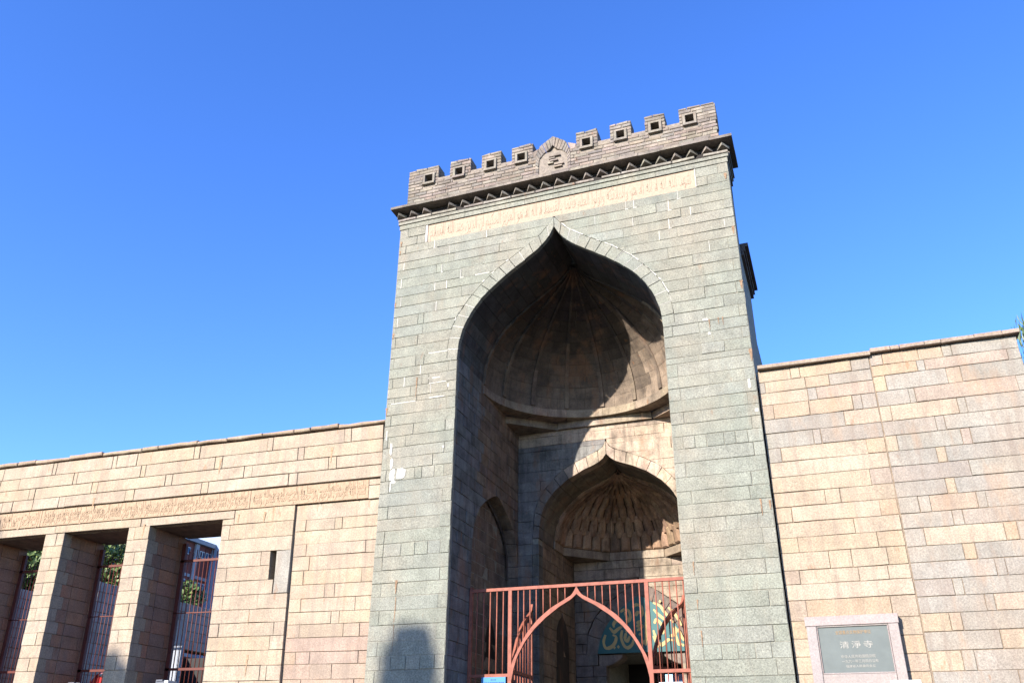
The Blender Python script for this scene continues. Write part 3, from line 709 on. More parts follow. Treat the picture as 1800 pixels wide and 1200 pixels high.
for k, (zb, zt) in enumerate(zip(zr, zr[1:])):
    top = k == len(zr) - 2
    spans = [(-3.2, 3.22)] if zt < 12.62 else (MER if zt > 12.66 else [(-3.2, 3.22)])
    for a, c in spans:
        x = a - (.0 if k % 2 else .11)
        while x < c - .02:
            e = min(x + random.uniform(.24, .31), c); x_ = max(x, a)
            segs = [(x_, e)]
            for h0, h1 in [(q0 - .05, q1 + .05) for q0, q1 in HOL] + [(-.33, .33)] * (zt > 12.05):
                if h0 < 0 < h1 and zb > 12.85: continue
                if not (h0 < 0 < h1) and not (zt > 12.51 and zb < 12.82): continue
                ns = []
                for p, q in segs:
                    if q <= h0 or p >= h1: ns.append((p, q)); continue
                    if p < h0: ns.append((p, h0))
                    if q > h1: ns.append((h1, q))
                segs = ns
            for p, q in segs:
                if q - p > .03:
                    block('brick', parapet, [V((p, PY0, zb)), V((q, PY0, zb)), V((q, PY0, zt - top * random.uniform(-.006, .035))), V((p, PY0, zt - top * random.uniform(-.006, .035)))], FY, .30 if top else .12, M_BRICK, brickc(), g=.006, ch=.008, wob=.005)
            x = e
for h0, h1 in HOL:
    z0, z1 = 12.56, 12.765
    for (x0, x1, a, c, y) in ((h0 - .05, h1 + .05, z0 - .05, z0, -.05), (h0 - .05, h1 + .05, z1, z1 + .03, -.015), (h0 - .05, h0, z0, z1, -.015), (h1, h1 + .05, z0, z1, -.03)):
        b = Bag(); b.box(x0 + .001, x1 - .001, y, .2, a + .001, c - .001); b.build('window_brick', M_BRICK, parapet, jit((.40, .35, .28), .12))
# pointed blind niche in the middle of the parapet
OG = [(0, 13.02), (.14, 12.93), (.30, 12.85), (.48, 12.72)]
q1 = [V((s * a, -.004, z)) for s, a, z in [(1, *p) for p in nicheP]]
NI = resample(nicheP, 12); NO = resample([(0, 13.02), (.12, 12.94), (.27, 12.84), (.36, 12.6), (.37, 12.12)], 12)
for s in (-1, 1):
    for k in range(12):
        a, bb_, c, d = NI[k], NI[k + 1], NO[k + 1], NO[k]
        block('niche_brick', parapet, [V((s * p[0], -.012, p[1])) for p in (a, bb_, c, d)], FY, .35, M_BRICK, brickc(), g=.003, ch=.006, wob=.003)
    pts = [V((s * a, .01, z)) for a, z in ((.30, 12.80), (.48, 12.72), (.48, 12.60), (.365, 12.60))]
    block('niche_brick', parapet, pts, FY, .3, M_BRICK, brickc())
pts = [V((a, .045, z)) for a, z in nicheP] + [V((-a, .045, z)) for a, z in reversed(nicheP[1:])]
block('niche_back', parapet, pts, FY, .05, M_BRICK, (.46, .39, .31), g=0)
for k in range(6):
    x = random.uniform(-.12, .05); b = Bag(); z = 12.22 + .055 * k
    b.box(x, x + random.uniform(.10, .24), -.03, .06, z, z + .032); b.build('niche_brick', parapet and M_BRICK, parapet, brickc())
b = Bag(); b.box(-.37, .37, -.03, .2, 11.967, 12.10); b.build('niche_sill', M_BRICK, parapet, (.38, .32, .26))

# ================================================================ LEFT WALL
lw = empty('stone_wall', (0, 0, 0), 'long tan granite wall left of the gate with carved band and barred openings', 'wall')
YL = .1
def tl(x, z): return V((x + .045 * (5.75 - z), YL, z - .014 * (x + 3.4)))
tly = lambda y: (lambda x, z: V((x + .045 * (5.75 - z), y, z - .014 * (x + 3.4))))
lcore = Bag()
TOPZ = [7.283, 7.01, 6.754, 6.515, 6.279]
TOPJ = [[-13.4, -12.59, -11.19, -11.09, -9.58, -9.47, -8.95, -7.52, -7.38, -5.8, -5.67, -4.11, -3.96], [-12.62, -12.06, -10.56, -10.46, -8.8, -8.68, -6.98, -6.81, -5.09, -4.95], [-13.2, -11.71, -11.55, -10.01, -9.85, -8.14, -7.97, -6.27, -6.08, -4.41, -4.24], [-12.4, -12.11, -11.53, -10.83, -10.65, -9.09, -8.87, -7.23, -7.07, -5.25, -5.06]]
XL, XR = -14.2, -3.29
pl0 = tl
plup = tly(YL - .035)
for r, (zt, zb) in enumerate(zip(TOPZ, TOPZ[1:])):
    wall_row(lw, 'stone_block', zt, zb, XL, XR, TOPJ[r], 0, .25, M_WALL, lambda i: tan(), place=plup, g=.006)
# carved band
for a, c in ((XL, -11.25), (-11.25, -6.08), (-6.08, -3.56)):
    pp = block('inscription_panel', lw, [tl(a, 6.265), tl(c, 6.265), tl(c, 5.915), tl(a, 5.915)], FY, .2, M_CARVE2, None, out=.0, wob=0)
    t = {-3.56: 'بسم الله الرحمن الرحيم وإذ جعلنا البيت مثابة للناس وأمنا', -6.08: 'واتخذوا من مقام إبراهيم مصلى وعهدنا إلى إبراهيم وإسمعيل أن طهرا بيتي للطائفين والعاكفين والركع السجود وإذ قال إبراهيم', -11.25: 'رب اجعل هذا بلدا آمنا وارزق أهله من الثمرات'}[c].replace('آ', 'ا').replace('أ', 'ا').replace('إ', 'ا')
    for t_, zl, zh in ((t, 5.90, 6.17), (' '.join(t.split(' ')[::-1]), 6.02, 6.262)): letter(shape_ar(t_), a + .08, c - .06, zl, zh, 0, .009, M_CARVE2, pp, off=.0, shear=lambda co: tl(co.x, co.z) + V((0, co.y + .003, 0)))
block('stone_block', lw, [tl(-3.56, 6.26), tl(XR, 6.26), tl(XR, 6.15), tl(-3.56, 6.15)], FY, .2, M_WALL, tan())
block('stone_block', lw, [tl(-3.56, 6.15), tl(XR, 6.15), tl(XR, 5.9), tl(-3.56, 5.9)], FY, .2, M_WALL, tan())
# right field, set back beyond a groove
plr = tly(YL + .045)
AZ_ = [5.905, 5.622, 5.415, 5.177, 4.961, 4.709, 4.462, 4.228, 4.0, 3.795, 3.577, 3.352, 3.154, 2.917, 2.70, 2.48]
AJ = [[], [-4.84, -4.24, -4.09], [], [-4.79, -3.59], [-4.71], [-4.81, -3.65], [-4.36, -4.16], [-4.82, -3.75], [-4.2, -4.04], [-4.81, -3.95, -3.64], [], [-4.84, -4.57, -3.64], [-4.55, -4.13], [-4.7, -3.7], [-4.2]]
GX = -5.06
for r, (zt, zb) in enumerate(zip(AZ_, AZ_[1:])):
    xr = XR - .045 * (5.75 - zt)
    wall_row(lw, 'stone_block', zt, zb, GX, xr, AJ[r], 0, .2, M_WALL, (lambda i: tan()) if r < 9 else (lambda i: jit((.49, .37, .27), .08)), place=plr)
lr = Bag()
for x, z, wd, ln, y in ((-5.72, 5.86, .05, .2, -.008), (-6.3, 5.86, .04, .16, -.008), (-8.5, 5.86, .05, .3, -.008), (-5.66, 3.35, .03, .35, -.008), (-5.75, 4.05, .02, .2, -.008), (-4.4, 6.95, .05, .3, -.044), (-6.9, 7.0, .05, .3, -.044), (-9.9, 6.5, .05, .25, -.044)):
    run_stain(lr, x, z, wd, ln, YL + y)
o = lr.build('rust_stain', plain('faint_rust', (.50, .33, .20), .95, 0, .4, 30, 0), lw); o['kind'] = 'stuff'
# left field with lintels, slit and piers
BZ_ = [5.908, 5.63, 5.346, 5.09, 4.833, 4.58, 4.332, 4.081, 3.851, 3.624, 3.393, 3.148, 2.903, 2.66, 2.42]
BJ = [[-6.39], [-6.47], [], [-5.71], [-6.42], [-6.12], [-6.43, -5.69], [-5.84], [-6.45, -5.3], [-5.36], [-6.42], [-5.5, -5.37], [-5.9], [-6.3]]
OPEN = [(-12.67, -11.02), (-10.51, -8.88), (-8.36, -6.655)]
LIN = 5.755
GL = GX - .022
sx0, sx1, sz0, sz1 = -5.51, -5.385, 4.58, 5.09
LJ = [-14.2, -12.9, -10.78, -8.6, -6.39]
# lintels (the course over the openings, down to 5.755 there)
for a, c in zip(LJ, LJ[1:]):
    block('lintel_stone', lw, [tl(a, 5.905), tl(c, 5.905), tl(c, LIN), tl(a, LIN)] if 0 else [tl(a, 5.905), tl(c, 5.905), tl(c, LIN - .01), tl(a, LIN - .01)], FY, 1.05, M_WALL, tan(), g=.005)
for r, (zt, zb) in enumerate(zip(BZ_, BZ_[1:])):
    js = BJ[r]
    x0 = OPEN[2][1] if r else -6.39
    if r in (3, 4):   # the slit opening
        wall_row(lw, 'stone_block', zt, zb, x0, sx0, js, 0, .3, M_WALL, lambda i: tan(), place=tl)
    elif r == 5:
        wall_row(lw, 'stone_block', zt, zb, x0, -5.40, js, 0, .3, M_WALL, lambda i: tan(), place=tl)
    else:
        wall_row(lw, 'stone_block', zt, zb, x0, GL, js, 0, .3, M_WALL, lambda i: tan(), place=tl)
block('stone_block', lw, [tl(-6.655, 5.745), tl(-6.39, 5.745), tl(-6.39, 5.63), tl(-6.655, 5.63)], FY, .3, M_WALL, tan())
block('stone_block', lw, [tl(sx1, 5.09), tl(GL, 5.09), tl(GL, 4.332), tl(sx1, 4.332)], FY, .3, M_WALL, (.44, .41, .34))
b = Bag(); b.prism([tly(YL + .25)(*p) for p in ((sx0 - .05, sz0), (sx1 + .03, sz0), (sx1 + .03, sz1), (sx0 - .05, sz1))], FY, .01); b.build('slit_shade', M_DARK, lw)  # near-black sheet standing in for the shade deep in the slit
PZ = [LIN - .01] + [z for z in BZ_[2:]]
PZ = [5.745, 5.49, 5.25, 5.00, 4.76, 4.52, 4.28, 4.04, 3.81, 3.58, 3.35, 3.11, 2.87, 2.63, 2.40]
def pier(xa, xb):
    for k, (zt, zb) in enumerate(zip(PZ, PZ[1:])):
        js = [] if k % 2 else [(xa + xb) / 2 + random.uniform(-.1, .1)]
        dp = .30 if k % 2 else .20
        wall_row(lw, 'pier_stone', zt, zb, xa, xb, js, 0, dp, M_WALL, lambda i: tan(), place=tl)
        for s, X in ((1, xb), (-1, xa)):
            cuts = [dp, .45 + .18 * ((k * 3) % 3), .86 + .1 * (k % 2), 1.08]
            for y0, y1 in zip(cuts, cuts[1:]):
                if y1 - y0 < .05: continue
                q = [tly(YL + y0)(X, zt), tly(YL + y1)(X, zt), tly(YL + y1)(X, zb), tly(YL + y0)(X, zb)]
                block('reveal_stone', lw, q, V((s, 0, 0)), .15, M_WALL, jit(random.choice([(.50, .265, .165), (.46, .26, .175), (.53, .265, .15), (.42, .255, .18)]), .10))  # browner and darker than the pier fronts: shade put into the colour
    a, c = xa + .02, xb - .02
    q = [tly(YL + .02)(*p) for p in ((a, PZ[-1]), (c, PZ[-1]), (c, PZ[0]), (a, PZ[0]))]
    lcore.prism(q, FY, 1.03)
pier(-13.4, -12.67); pier(-11.02, -10.51); pier(-8.88, -8.36)
# right jamb reveal of the last opening and solid behind
for k, (zt, zb) in enumerate(zip(PZ, PZ[1:])):
    for y0, y1 in ((.3, .7), (.7, 1.08)):
        q = [tly(YL + y0)(-6.655, zt), tly(YL + y1)(-6.655, zt), tly(YL + y1)(-6.655, zb), tly(YL + y0)(-6.655, zb)]
        block('reveal_stone', lw, q, V((-1, 0, 0)), .15, M_WALL, jit((.40, .29, .20), .1))
def lq(y, a, c, z0, z1, d): lcore.prism([tly(y)(*p) for p in ((a, z0), (c, z0), (c, z1), (a, z1))], FY, d)
lq(YL + .02, XL, XR - .03, 5.93, 7.29, 1.0)
lq(YL + .06, -6.63, -5.56, 2.3, 5.9, 1.0); lq(YL + .26, -5.56, -5.36, 2.3, 5.9, .8); lq(YL + .06, -5.35, XR - .06, 2.3, 5.9, 1.0)
lcore.box(-14.2, XR, YL + .02, 1.2, 0, 2.42)
lcore.build('mortar_core', M_MORTAR, lw)
# coping
x = XL
while x < XR - .05:
    e = x + random.choice([.35, .45, .55, .75, .95]) * random.uniform(.9, 1.1)
    if e > XR - .2: e = XR
    dz = random.uniform(-.018, .014)
    q = [V((x, YL - .09, 7.30 + dz * .3 - .014 * (x + 3.4))), V((e, YL - .09, 7.30 + dz * .3 - .014 * (e + 3.4))), V((e, YL - .09, 7.385 + dz - .014 * (e + 3.4))), V((x, YL - .09, 7.385 + dz - .014 * (x + 3.4)))]
    block('coping_stone', lw, q, FY, 1.1, M_WALL, jit((.47, .36, .25), .1), g=.006, ch=.016, wob=.010, out=random.uniform(-.015, .015))
    x = e
for a, c in OPEN:   # timber-like split stone seen under the lintels
    for k in range(3):
        y0 = .14 + .34 * k
        b = Bag(); q = [tly(YL + y0)(*p) for p in ((a + .01, LIN - .02 + .006 * k), (c - .01, LIN - .02 + .006 * k), (c - .01, LIN + .05), (a + .01, LIN + .05))]
        b.prism(q, FY, .32); b.build('lintel_soffit', M_WOOD, lw)

# ================================================================ RIGHT WALL
rw = empty('stone_wall', (0, 0, 0), 'tan and grey granite wall right of the gate, behind the stone plaque', 'wall')
YR = .12
rcore = Bag()
R1Z = [7.348, 7.154, 6.965, 6.758, 6.52, 6.286, 6.046, 5.818, 5.585, 5.343, 5.123, 4.889, 4.667, 4.449, 4.199, 4.004, 3.786, 3.505, 3.268, 3.034, 2.81, 2.58, 2.36]
R1J = [[3.83, 3.97, 4.73], [3.42, 4.03, 4.38], [4.04, 4.17], [3.5, 4.03, 4.66, 4.79], [4.5], [4.02, 4.13], [3.52, 4.74], [], [4.71], [4.05, 4.26], [3.55, 4.76], [4.38], [3.58, 4.65], [3.97, 4.27, 4.74], [3.54, 4.33, 4.71], [], [3.57, 4.67], [4.3], [3.6, 4.6], [4.1], [3.6, 4.5], [4.2]]
R1C = ['tttg', 'gtog', 'lgp', 'bool'.replace('l', 'g') + 'g', 'gl', 'ggd', 'gto', 't', 'tp', 'ttt', 'tto', 'tt', 'ttt', 'tttt', 'bttt', 't', 'bob', 'tt', 'tto', 'tb', 'tto', 'tt']
R2Z = [7.381, 7.19, 7.013, 6.761, 6.523, 6.279, 6.053, 5.811, 5.581, 5.347, 5.124, 4.889, 4.674, 4.424, 4.205, 3.975, 3.75, 3.532, 3.298, 3.058, 2.807, 2.58, 2.36]
R2J = [[5.19, 5.69, 6.02, 6.15], [5.64, 5.75, 6.86], [5.17, 6.01, 6.2], [5.45, 5.53, 6.88], [5.16, 6.06, 6.17], [5.72, 5.84], [5.16, 6.01, 6.13], [5.64, 5.76], [6.02], [5.67, 5.79], [5.27, 5.42, 6.01, 6.13], [5.66, 5.79], [5.26, 6.25, 6.41], [5.7, 5.85], [6.04, 6.16], [5.48, 5.6], [5.82, 5.93], [5.35, 5.49], [5.9], [5.4, 5.55], [6.0], [5.5]]
R2C = ['gotgg', 'ogpg', 'tgbg', 'ggpg', 'tlgg', 'dgg', 'tgpg', 'gtg', 'dg', 'gtg', 'ggbgg', 'ggd', 'glog', 'gtg', 'ggg', 'dgg', 'ggl', 'ttg', 'gt', 'tgg', 'gd', 'gg']
XR0, XRM, XR1 = 3.315, 5.0, 7.03
for Z, J, C, a, c in ((R1Z, R1J, R1C, XR0, XRM - .006), (R2Z, R2J, R2C, XRM + .006, XR1)):
    for r, (zt, zb) in enumerate(zip(Z, Z[1:])):
        wall_row(rw, 'stone_block', zt, zb, a, c, J[r], YR, .25, M_WALL if 't' in C[r] or 'o' in C[r] else M_WALL, lambda i, C=C, r=r: coded(C[r][min(i, len(C[r]) - 1)]), g=.0042)
rcore.box(XR0 + .002, XR1 - .015, YR + .014, 1.2, 0, 7.35)
rcore.build('mortar_core', M_MORTAR, rw)
for Zc, pts in ((7.352, (3.34, 5.03)), (7.39, (5.03, 5.32, 5.45, 5.8, 6.03, 6.48, 6.85, 7.08))):
    for a, c in zip(pts, pts[1:]):
        z0 = 7.355 if c < 5.2 else 7.388
        block('coping_stone', rw, [V((a, YR - .085, z0)), V((c, YR - .085, z0)), V((c, YR - .085, z0 + .072)), V((a, YR - .085, z0 + .072))], FY, 1.25, M_WALL, jit((.47, .37, .28), .06), g=.003, ch=.008)

# ================================================================ STONE PLAQUE
sign = empty('stone_plaque', (0, 0, 0), 'grey slate plaque in pale stone frame with carved Chinese text, right of the gate', 'plaque')
FX0, FX1, FZ1, FZ0 = 3.53, 4.715, 3.535, 2.55
PY = YR - .15
def fr(name, x0, x1, z0, z1, y, d=.15, par=sign):
    return block(name, par, [V((x0, y, z0)), V((x1, y, z0)), V((x1, y, z1)), V((x0, y, z1))], FY, d, M_FRAME, jit((.45, .38, .345), .03), g=.001, ch=.006, wob=0, out=0)
fr('frame', FX0 - .012, FX1 + .0, 3.41, FZ1, PY); fr('frame', FX0, 3.66, FZ0, 3.408, PY); fr('frame', 4.575, FX1 - .012, FZ0, 3.408, PY); fr('frame', 3.662, 4.573, FZ0, 2.79, PY)
for x0, x1, z0, z1 in ((3.66, 4.575, 3.39, 3.41), (3.66, 3.678, 2.81, 3.39), (4.557, 4.575, 2.81, 3.39), (3.66, 4.575, 2.79, 2.81)):
    fr('inner_moulding', x0, x1, z0, z1, PY + .015, .13)
b = Bag(); b.box(3.66, 4.575, PY + .035, YR + .01, 2.79, 3.41); slate = b.build('slate', M_SLATE, sign)
yt = PY + .035
letter('全国重点文物保护单位', 3.895, 4.345, 3.295, 3.345, yt, .004, M_TEXT_O, slate)
for k, ch in enumerate('清淨寺'):
    letter(ch, 3.93 + .15 * k, 4.045 + .15 * k, 3.115, 3.205, yt, .004, M_TEXT_P, slate)
letter('中华人民共和国国务院', 3.925, 4.355, 2.99, 3.032, yt, .004, M_TEXT_P, slate)
letter('一九六一年三月四日公布', 3.925, 4.38, 2.93, 2.972, yt, .004, M_TEXT_P, slate)
letter('福建省人民委员会立', 3.965, 4.335, 2.872, 2.906, yt, .003, M_TEXT_P, slate)

# ================================================================ IRON GATE
gate = empty('iron_gate', (0, 0, 0), 'red iron gate screen with pointed arch and vertical bars across the recess', 'gate')
GY = .9
def sq(name, x0, x1, z0, z1, t=.05, parent=gate, y=GY):
    b = Bag(); b.box(x0, x1, y, y + t, z0, z1); return b.build(name, M_IRON, parent)
sq('frame_post', -1.895, -1.84, 2.0, 4.41); sq('frame_post', 1.84, 1.895, 2.0, 4.41)
sq('arch_post', -1.19, -1.128, 2.0, 4.32); sq('arch_post', 1.128, 1.19, 2.0, 4.32)
sq('top_rail', -1.84, 1.84, 4.322, 4.372)
sq('lower_rail', -1.84, -1.19, 2.965, 3.012); sq('lower_rail', 1.19, 1.84, 2.962, 3.012)
OUT = [(0, 4.335), (.03, 4.27), (.085, 4.19), (.22, 4.12), (.45, 4.0), (.67, 3.835), (.86, 3.63), (1.0, 3.41), (1.115, 3.19), (1.14, 3.08)]
INN = [(0, 4.205), (.05, 4.16), (.11, 4.115), (.30, 4.015), (.54, 3.85), (.73, 3.685), (.90, 3.485), (1.03, 3.26), (1.09, 3.08), (1.128, 2.9)]
b = Bag(); Ro, Ri = resample(OUT, 36), resample(INN, 36)
for s in (-1, 1):
    for k in range(36):
        q = [V((s * p[0], GY + .002, p[1])) for p in (Ri[k], Ri[k + 1], Ro[k + 1], Ro[k])]
        if area_normal(q).dot(FY) < 0: q.reverse()
        b.prism(q, FY, .046)
b.build('gate_arch', M_IRON, gate)
def archz(x): 
    for a, c in zip(Ro, Ro[1:]):
        if a[0] <= abs(x) <= c[0]: return a[1] + (c[1] - a[1]) * (abs(x) - a[0]) / max(1e-6, c[0] - a[0])
    return 3.0
proto = None
def bar(x, z0, z1, parent=gate, y=GY + .025, r=.0105):
    b = Bag(); b.bar((x, y, z0), (x, y, z1), r, 8); return b.build('bar', M_IRON, parent, smooth=True)
for x in (-1.76, -1.64, -1.52, -1.40, -1.285, 1.30, 1.415, 1.525, 1.635, 1.745):
    bar(x, 3.012, 4.322); bar(x, 2.0, 2.963)
for x in (-1.02, -.92, -.81, -.70, -.58, -.455, -.325, -.20, .185, .31, .43, .56, .685, .81, .93, 1.04): bar(x, archz(x) - .01, 4.322)
# the two half-arch leaves, swung inwards
for s, ang in ((-1, 0), (1, 24)):
    X = s * 1.15; LY0, LW = GY + .06, 1.04
    ca, sa = math.cos(math.radians(ang)), math.sin(math.radians(ang))
    def LP(t, w_, z): return V((X + sa * t + ca * w_, LY0 + ca * t - sa * w_, z))
    def lbox(b, w0, w1, t0, t1, z0, z1):
        b.add([LP(t, w_, z) for z in (z0, z1) for t, w_ in ((t0, w0), (t0, w1), (t1, w1), (t1, w0))], [(0, 3, 2, 1), (4, 5, 6, 7), (0, 1, 5, 4), (1, 2, 6, 5), (2, 3, 7, 6), (3, 0, 4, 7)])
    b = Bag()
    lbox(b, -.02, .02, LW - .05, LW, 2.0, 4.16); lbox(b, -.02, .02, 0, .05, 2.0, 3.0); lbox(b, -.018, .018, .05, LW - .05, 3.03, 3.08)
    n = V((ca, -sa, 0))
    for k in range(36):
        def lp(p): return LP(LW - p[0] * LW / 1.13, .02, p[1] - .06)
        q = [lp(Ri[k]), lp(Ri[k + 1]), lp(Ro[k + 1]), lp(Ro[k])]
        if area_normal(q).dot(n) < 0: q.reverse()
        b.prism(q, n, .04)
    leaf = b.build('gate_leaf', M_IRON, gate)
    for k in range(6):
        t = .17 + k * .135; xx = (LW - t) * 1.13 / LW
        bb = Bag(); bb.bar(LP(t, 0, 3.08), LP(t, 0, archz(xx) - .12), .0105, 8); bb.build('bar', M_IRON, leaf, smooth=True)
        bb = Bag(); bb.bar(LP(t, 0, 2.0), LP(t, 0, 3.03), .0105, 8); bb.build('bar', M_IRON, leaf, smooth=True)
for s in (-1, 1):
    for z in (3.05, 2.55):
        b = Bag(); b.bar((s * 1.15, GY + .055, z - .05), (s * 1.15, GY + .055, z + .05), .018, 8); b.build('hinge', M_IRON, gate)
# notices on the gate
nb = Bag(); nb.box(-1.635, -1.215, GY - .022, GY - .006, 2.45, 2.962); o = nb.build('notice_board', M_BLUE)
o['label'] = 'bright blue notice board wired low on the left side panel of the red gate'; o['category'] = 'notice'
for k in range(3):
    zz = 2.925 - .045 * k; ww = (.09, .32, .38)[k]; b = Bag()
    xx = -1.425 - ww / 2
    while xx < -1.425 + ww / 2:
        l = random.uniform(.012, .03); b.box(xx, xx + l, GY - .024, GY - .0225, zz - .012, zz + .006); xx += l + random.uniform(.006, .012)
    b.build('text_line', M_BLUEINK, o)
nb = Bag(); nb.box(1.27, 1.625, GY - .022, GY - .006, 2.4, 2.825); o = nb.build('notice_board', M_WHITE)
o['label'] = 'white notice board low on the right side panel of the red gate'; o['category'] = 'notice'
nb = Bag(); nb.box(4.47, 4.83, YR - .32, YR - .30, 2.1, 2.685); o = nb.build('notice_board', M_WHITE)
b = Bag(); b.box(4.6, 4.64, YR - .30, YR + .0, 2.3, 2.35); b.build('bracket', M_GREYMETAL, o)
o['label'] = 'white notice board below the right corner of the stone plaque'; o['category'] = 'notice'

# ================================================================ GREEN SIGN BOARD OVER THE DOOR
bd = empty('sign_board', (0, 0, 0), 'teal pointed sign board with gold Arabic calligraphy above the dark doorway', 'sign board')
edge = [(0, 5.01), (.12, 4.955), (.36, 4.80), (.62, 4.57), (.80, 4.32), (.90, 4.10), (.955, 3.85)]
pts = [V((a, IY - .06, z)) for a, z in edge] + [V((-a, IY - .06, z)) for a, z in reversed(edge[1:])]
if area_normal(pts).dot(FY) < 0: pts.reverse()
b = Bag(); b.prism(pts, FY, .04); b.build('board', M_BOARD, bd)
ST = [[[-0.67, 4.373], [-0.626, 4.317], [-0.576, 4.276], [-0.48, 4.34], [-0.395, 4.385]], [[-0.572, 4.373], [-0.579, 4.441], [-0.524, 4.498], [-0.442, 4.474], [-0.404, 4.405]], [[-0.422, 4.679], [-0.346, 4.725], [-0.253, 4.711], [-0.207, 4.61], [-0.223, 4.513], [-0.288, 4.458]], [[-0.328, 4.675], [-0.283, 4.555], [-0.296, 4.497]], [[-0.766, 4.226], [-0.813, 4.092], [-0.777, 3.966], [-0.663, 3.972], [-0.566, 4.064], [-0.539, 4.178], [-0.61, 4.22]], [[-0.399, 4.308], [-0.427, 4.155], [-0.374, 4.0], [-0.295, 3.95], [-0.199, 4.013], [-0.164, 4.106]], [[-0.32, 4.247], [-0.346, 4.132], [-0.298, 4.083], [-0.241, 4.186]], [[-0.147, 4.764], [-0.061, 4.819], [0.04, 4.775], [0.063, 4.656], [0.026, 4.56]], [[-0.085, 4.585], [-0.05, 4.652], [0.032, 4.648]], [[-0.083, 4.439], [0.042, 4.472]], [[-0.087, 4.372], [0.036, 4.386], [-0.019, 4.321], [-0.081, 4.295]], [[0.178, 4.846], [0.141, 4.439], [0.092, 3.983]], [[0.014, 4.024], [0.098, 4.078]], [[0.3, 4.84], [0.447, 4.764], [0.52, 4.654], [0.631, 4.513], [0.703, 4.414]], [[0.301, 4.703], [0.414, 4.581], [0.509, 4.5], [0.574, 4.42]], [[0.617, 4.726], [0.719, 4.625], [0.808, 4.486], [0.87, 4.349]], [[0.302, 4.413], [0.347, 4.488], [0.424, 4.427], [0.494, 4.29], [0.467, 4.196]], [[0.273, 4.28], [0.305, 4.165], [0.393, 3.991], [0.474, 4.007], [0.578, 4.079], [0.695, 4.055]], [[0.676, 4.32], [0.708, 4.224], [0.756, 4.072], [0.787, 3.977], [0.848, 3.994]], [[0.80, 4.295], [0.849, 4.142], [0.90, 4.046]], [[0.265, 4.166], [0.325, 4.013], [0.349, 3.937]], [[0.717, 4.338], [0.751, 4.26], [0.684, 4.169], [0.604, 4.153]]]
def smooth(pl, n=3):
    P = [V((p[0], 0, p[1])) for p in pl]; out = []
    for i in range(len(P) - 1):
        p0, p1, p2, p3 = P[max(i - 1, 0)], P[i], P[i + 1], P[min(i + 2, len(P) - 1)]
        for k in range(n):
            t = k / n; out.append(.5 * ((2 * p1) + (p2 - p0) * t + (2 * p0 - 5 * p1 + 4 * p2 - p3) * t * t + (3 * p1 - p0 - 3 * p2 + p3) * t ** 3))
    return out + [P[-1]]
for pi_, pl in enumerate(ST):
    c = smooth(pl, 5); m = len(c); L_, R_ = [], []
    for i, p in enumerate(c):
        d = (c[min(i + 1, m - 1)] - c[max(i - 1, 0)]).normalized(); nrm = V((-d.z, 0, d.x))
        wv = .027 * (.45 + .75 * math.sin(math.pi * (.12 + .8 * i / (m - 1)))) * (1.15 if abs(d.z + d.x) > 1 else .9)
        q = p + V((0, IY - .066 - .0002 * pi_, 0)); L_.append(q + nrm * wv); R_.append(q - nrm * wv)
    vs_ = L_ + R_ + [p + V((0, .006, 0)) for p in L_ + R_]; fs_ = []
    for i in range(m - 1):
        fs_ += [(i, i + 1, m + i + 1, m + i), (2 * m + i, i, i + 1, 2 * m + i + 1)[::-1], (m + i, m + i + 1, 3 * m + i + 1, 3 * m + i)]
    mesh('calligraphy_stroke', vs_, fs_, M_GOLD, bd)
for x, z in ((-.585, 3.965), (-.498, 3.976), (.87, 3.963), (-.307, 4.285), (.45, 4.86), (-.02, 4.21)):
    q = [V((x - .03, IY - .066, z)), V((x, IY - .066, z - .036)), V((x + .03, IY - .066, z)), V((x, IY - .066, z + .036))]
    b = Bag(); b.prism(q if area_normal(q).dot(FY) > 0 else q[::-1], FY, .006); b.build('calligraphy_dot', M_GOLD, bd)

# ================================================================ BARRED WINDOWS OF THE LEFT WALL
GLAB = ['dark red iron grille in the leftmost barred opening at the frame edge', 'dark red iron grille in the middle barred opening, red cloth at its foot', 'dark red iron grille in the barred opening nearest the gate tower']
for (a, c), lab in zip(OPEN, GLAB):
    g_ = empty('window_grille', (0, 0, 0), lab, 'window grille', 'grilles in the openings of the left wall')
    yy = 1.08
    T = tly(yy)
    def rail(name, z, h, t, x0=a, x1=c):
        b = Bag(); b.prism([T(x0, z), T(x1, z), T(x1, z + h), T(x0, z + h)], FY, t); b.build(name, M_GRILL, g_)
    def stile(x0, x1):
        b = Bag(); b.prism([T(x0, 2.4), T(x1, 2.4), T(x1, 5.62), T(x0, 5.62)], FY, .06); b.build('stile', M_GRILL, g_)
    stile(a + .01, a + .10); stile(c - .05, c - .005)
    rail('rail', 5.235, .045, .04); rail('rail', 3.19, .045, .04); rail('rail', 4.235, .018, .02)
    n = 16
    for k in range(1, n):
        x = a + .09 + (c - a - .14) * k / n
        b = Bag(); p, q = T(x, 2.4), T(x, 5.42 + (.06 if k % 2 else .0)); b.bar(p + V((0, .02, 0)), q + V((0, .02, 0)), .010, 6); b.build('bar', M_GRILL, g_, smooth=True)
    b = Bag(); b.prism([tly(.12)(a, 2.3), tly(.12)(c, 2.3), tly(.12)(c, 2.62), tly(.12)(a, 2.62)], FY, 1.2)
    s_ = b.build('opening_sill', M_WALL, lw, (.42, .33, .24))
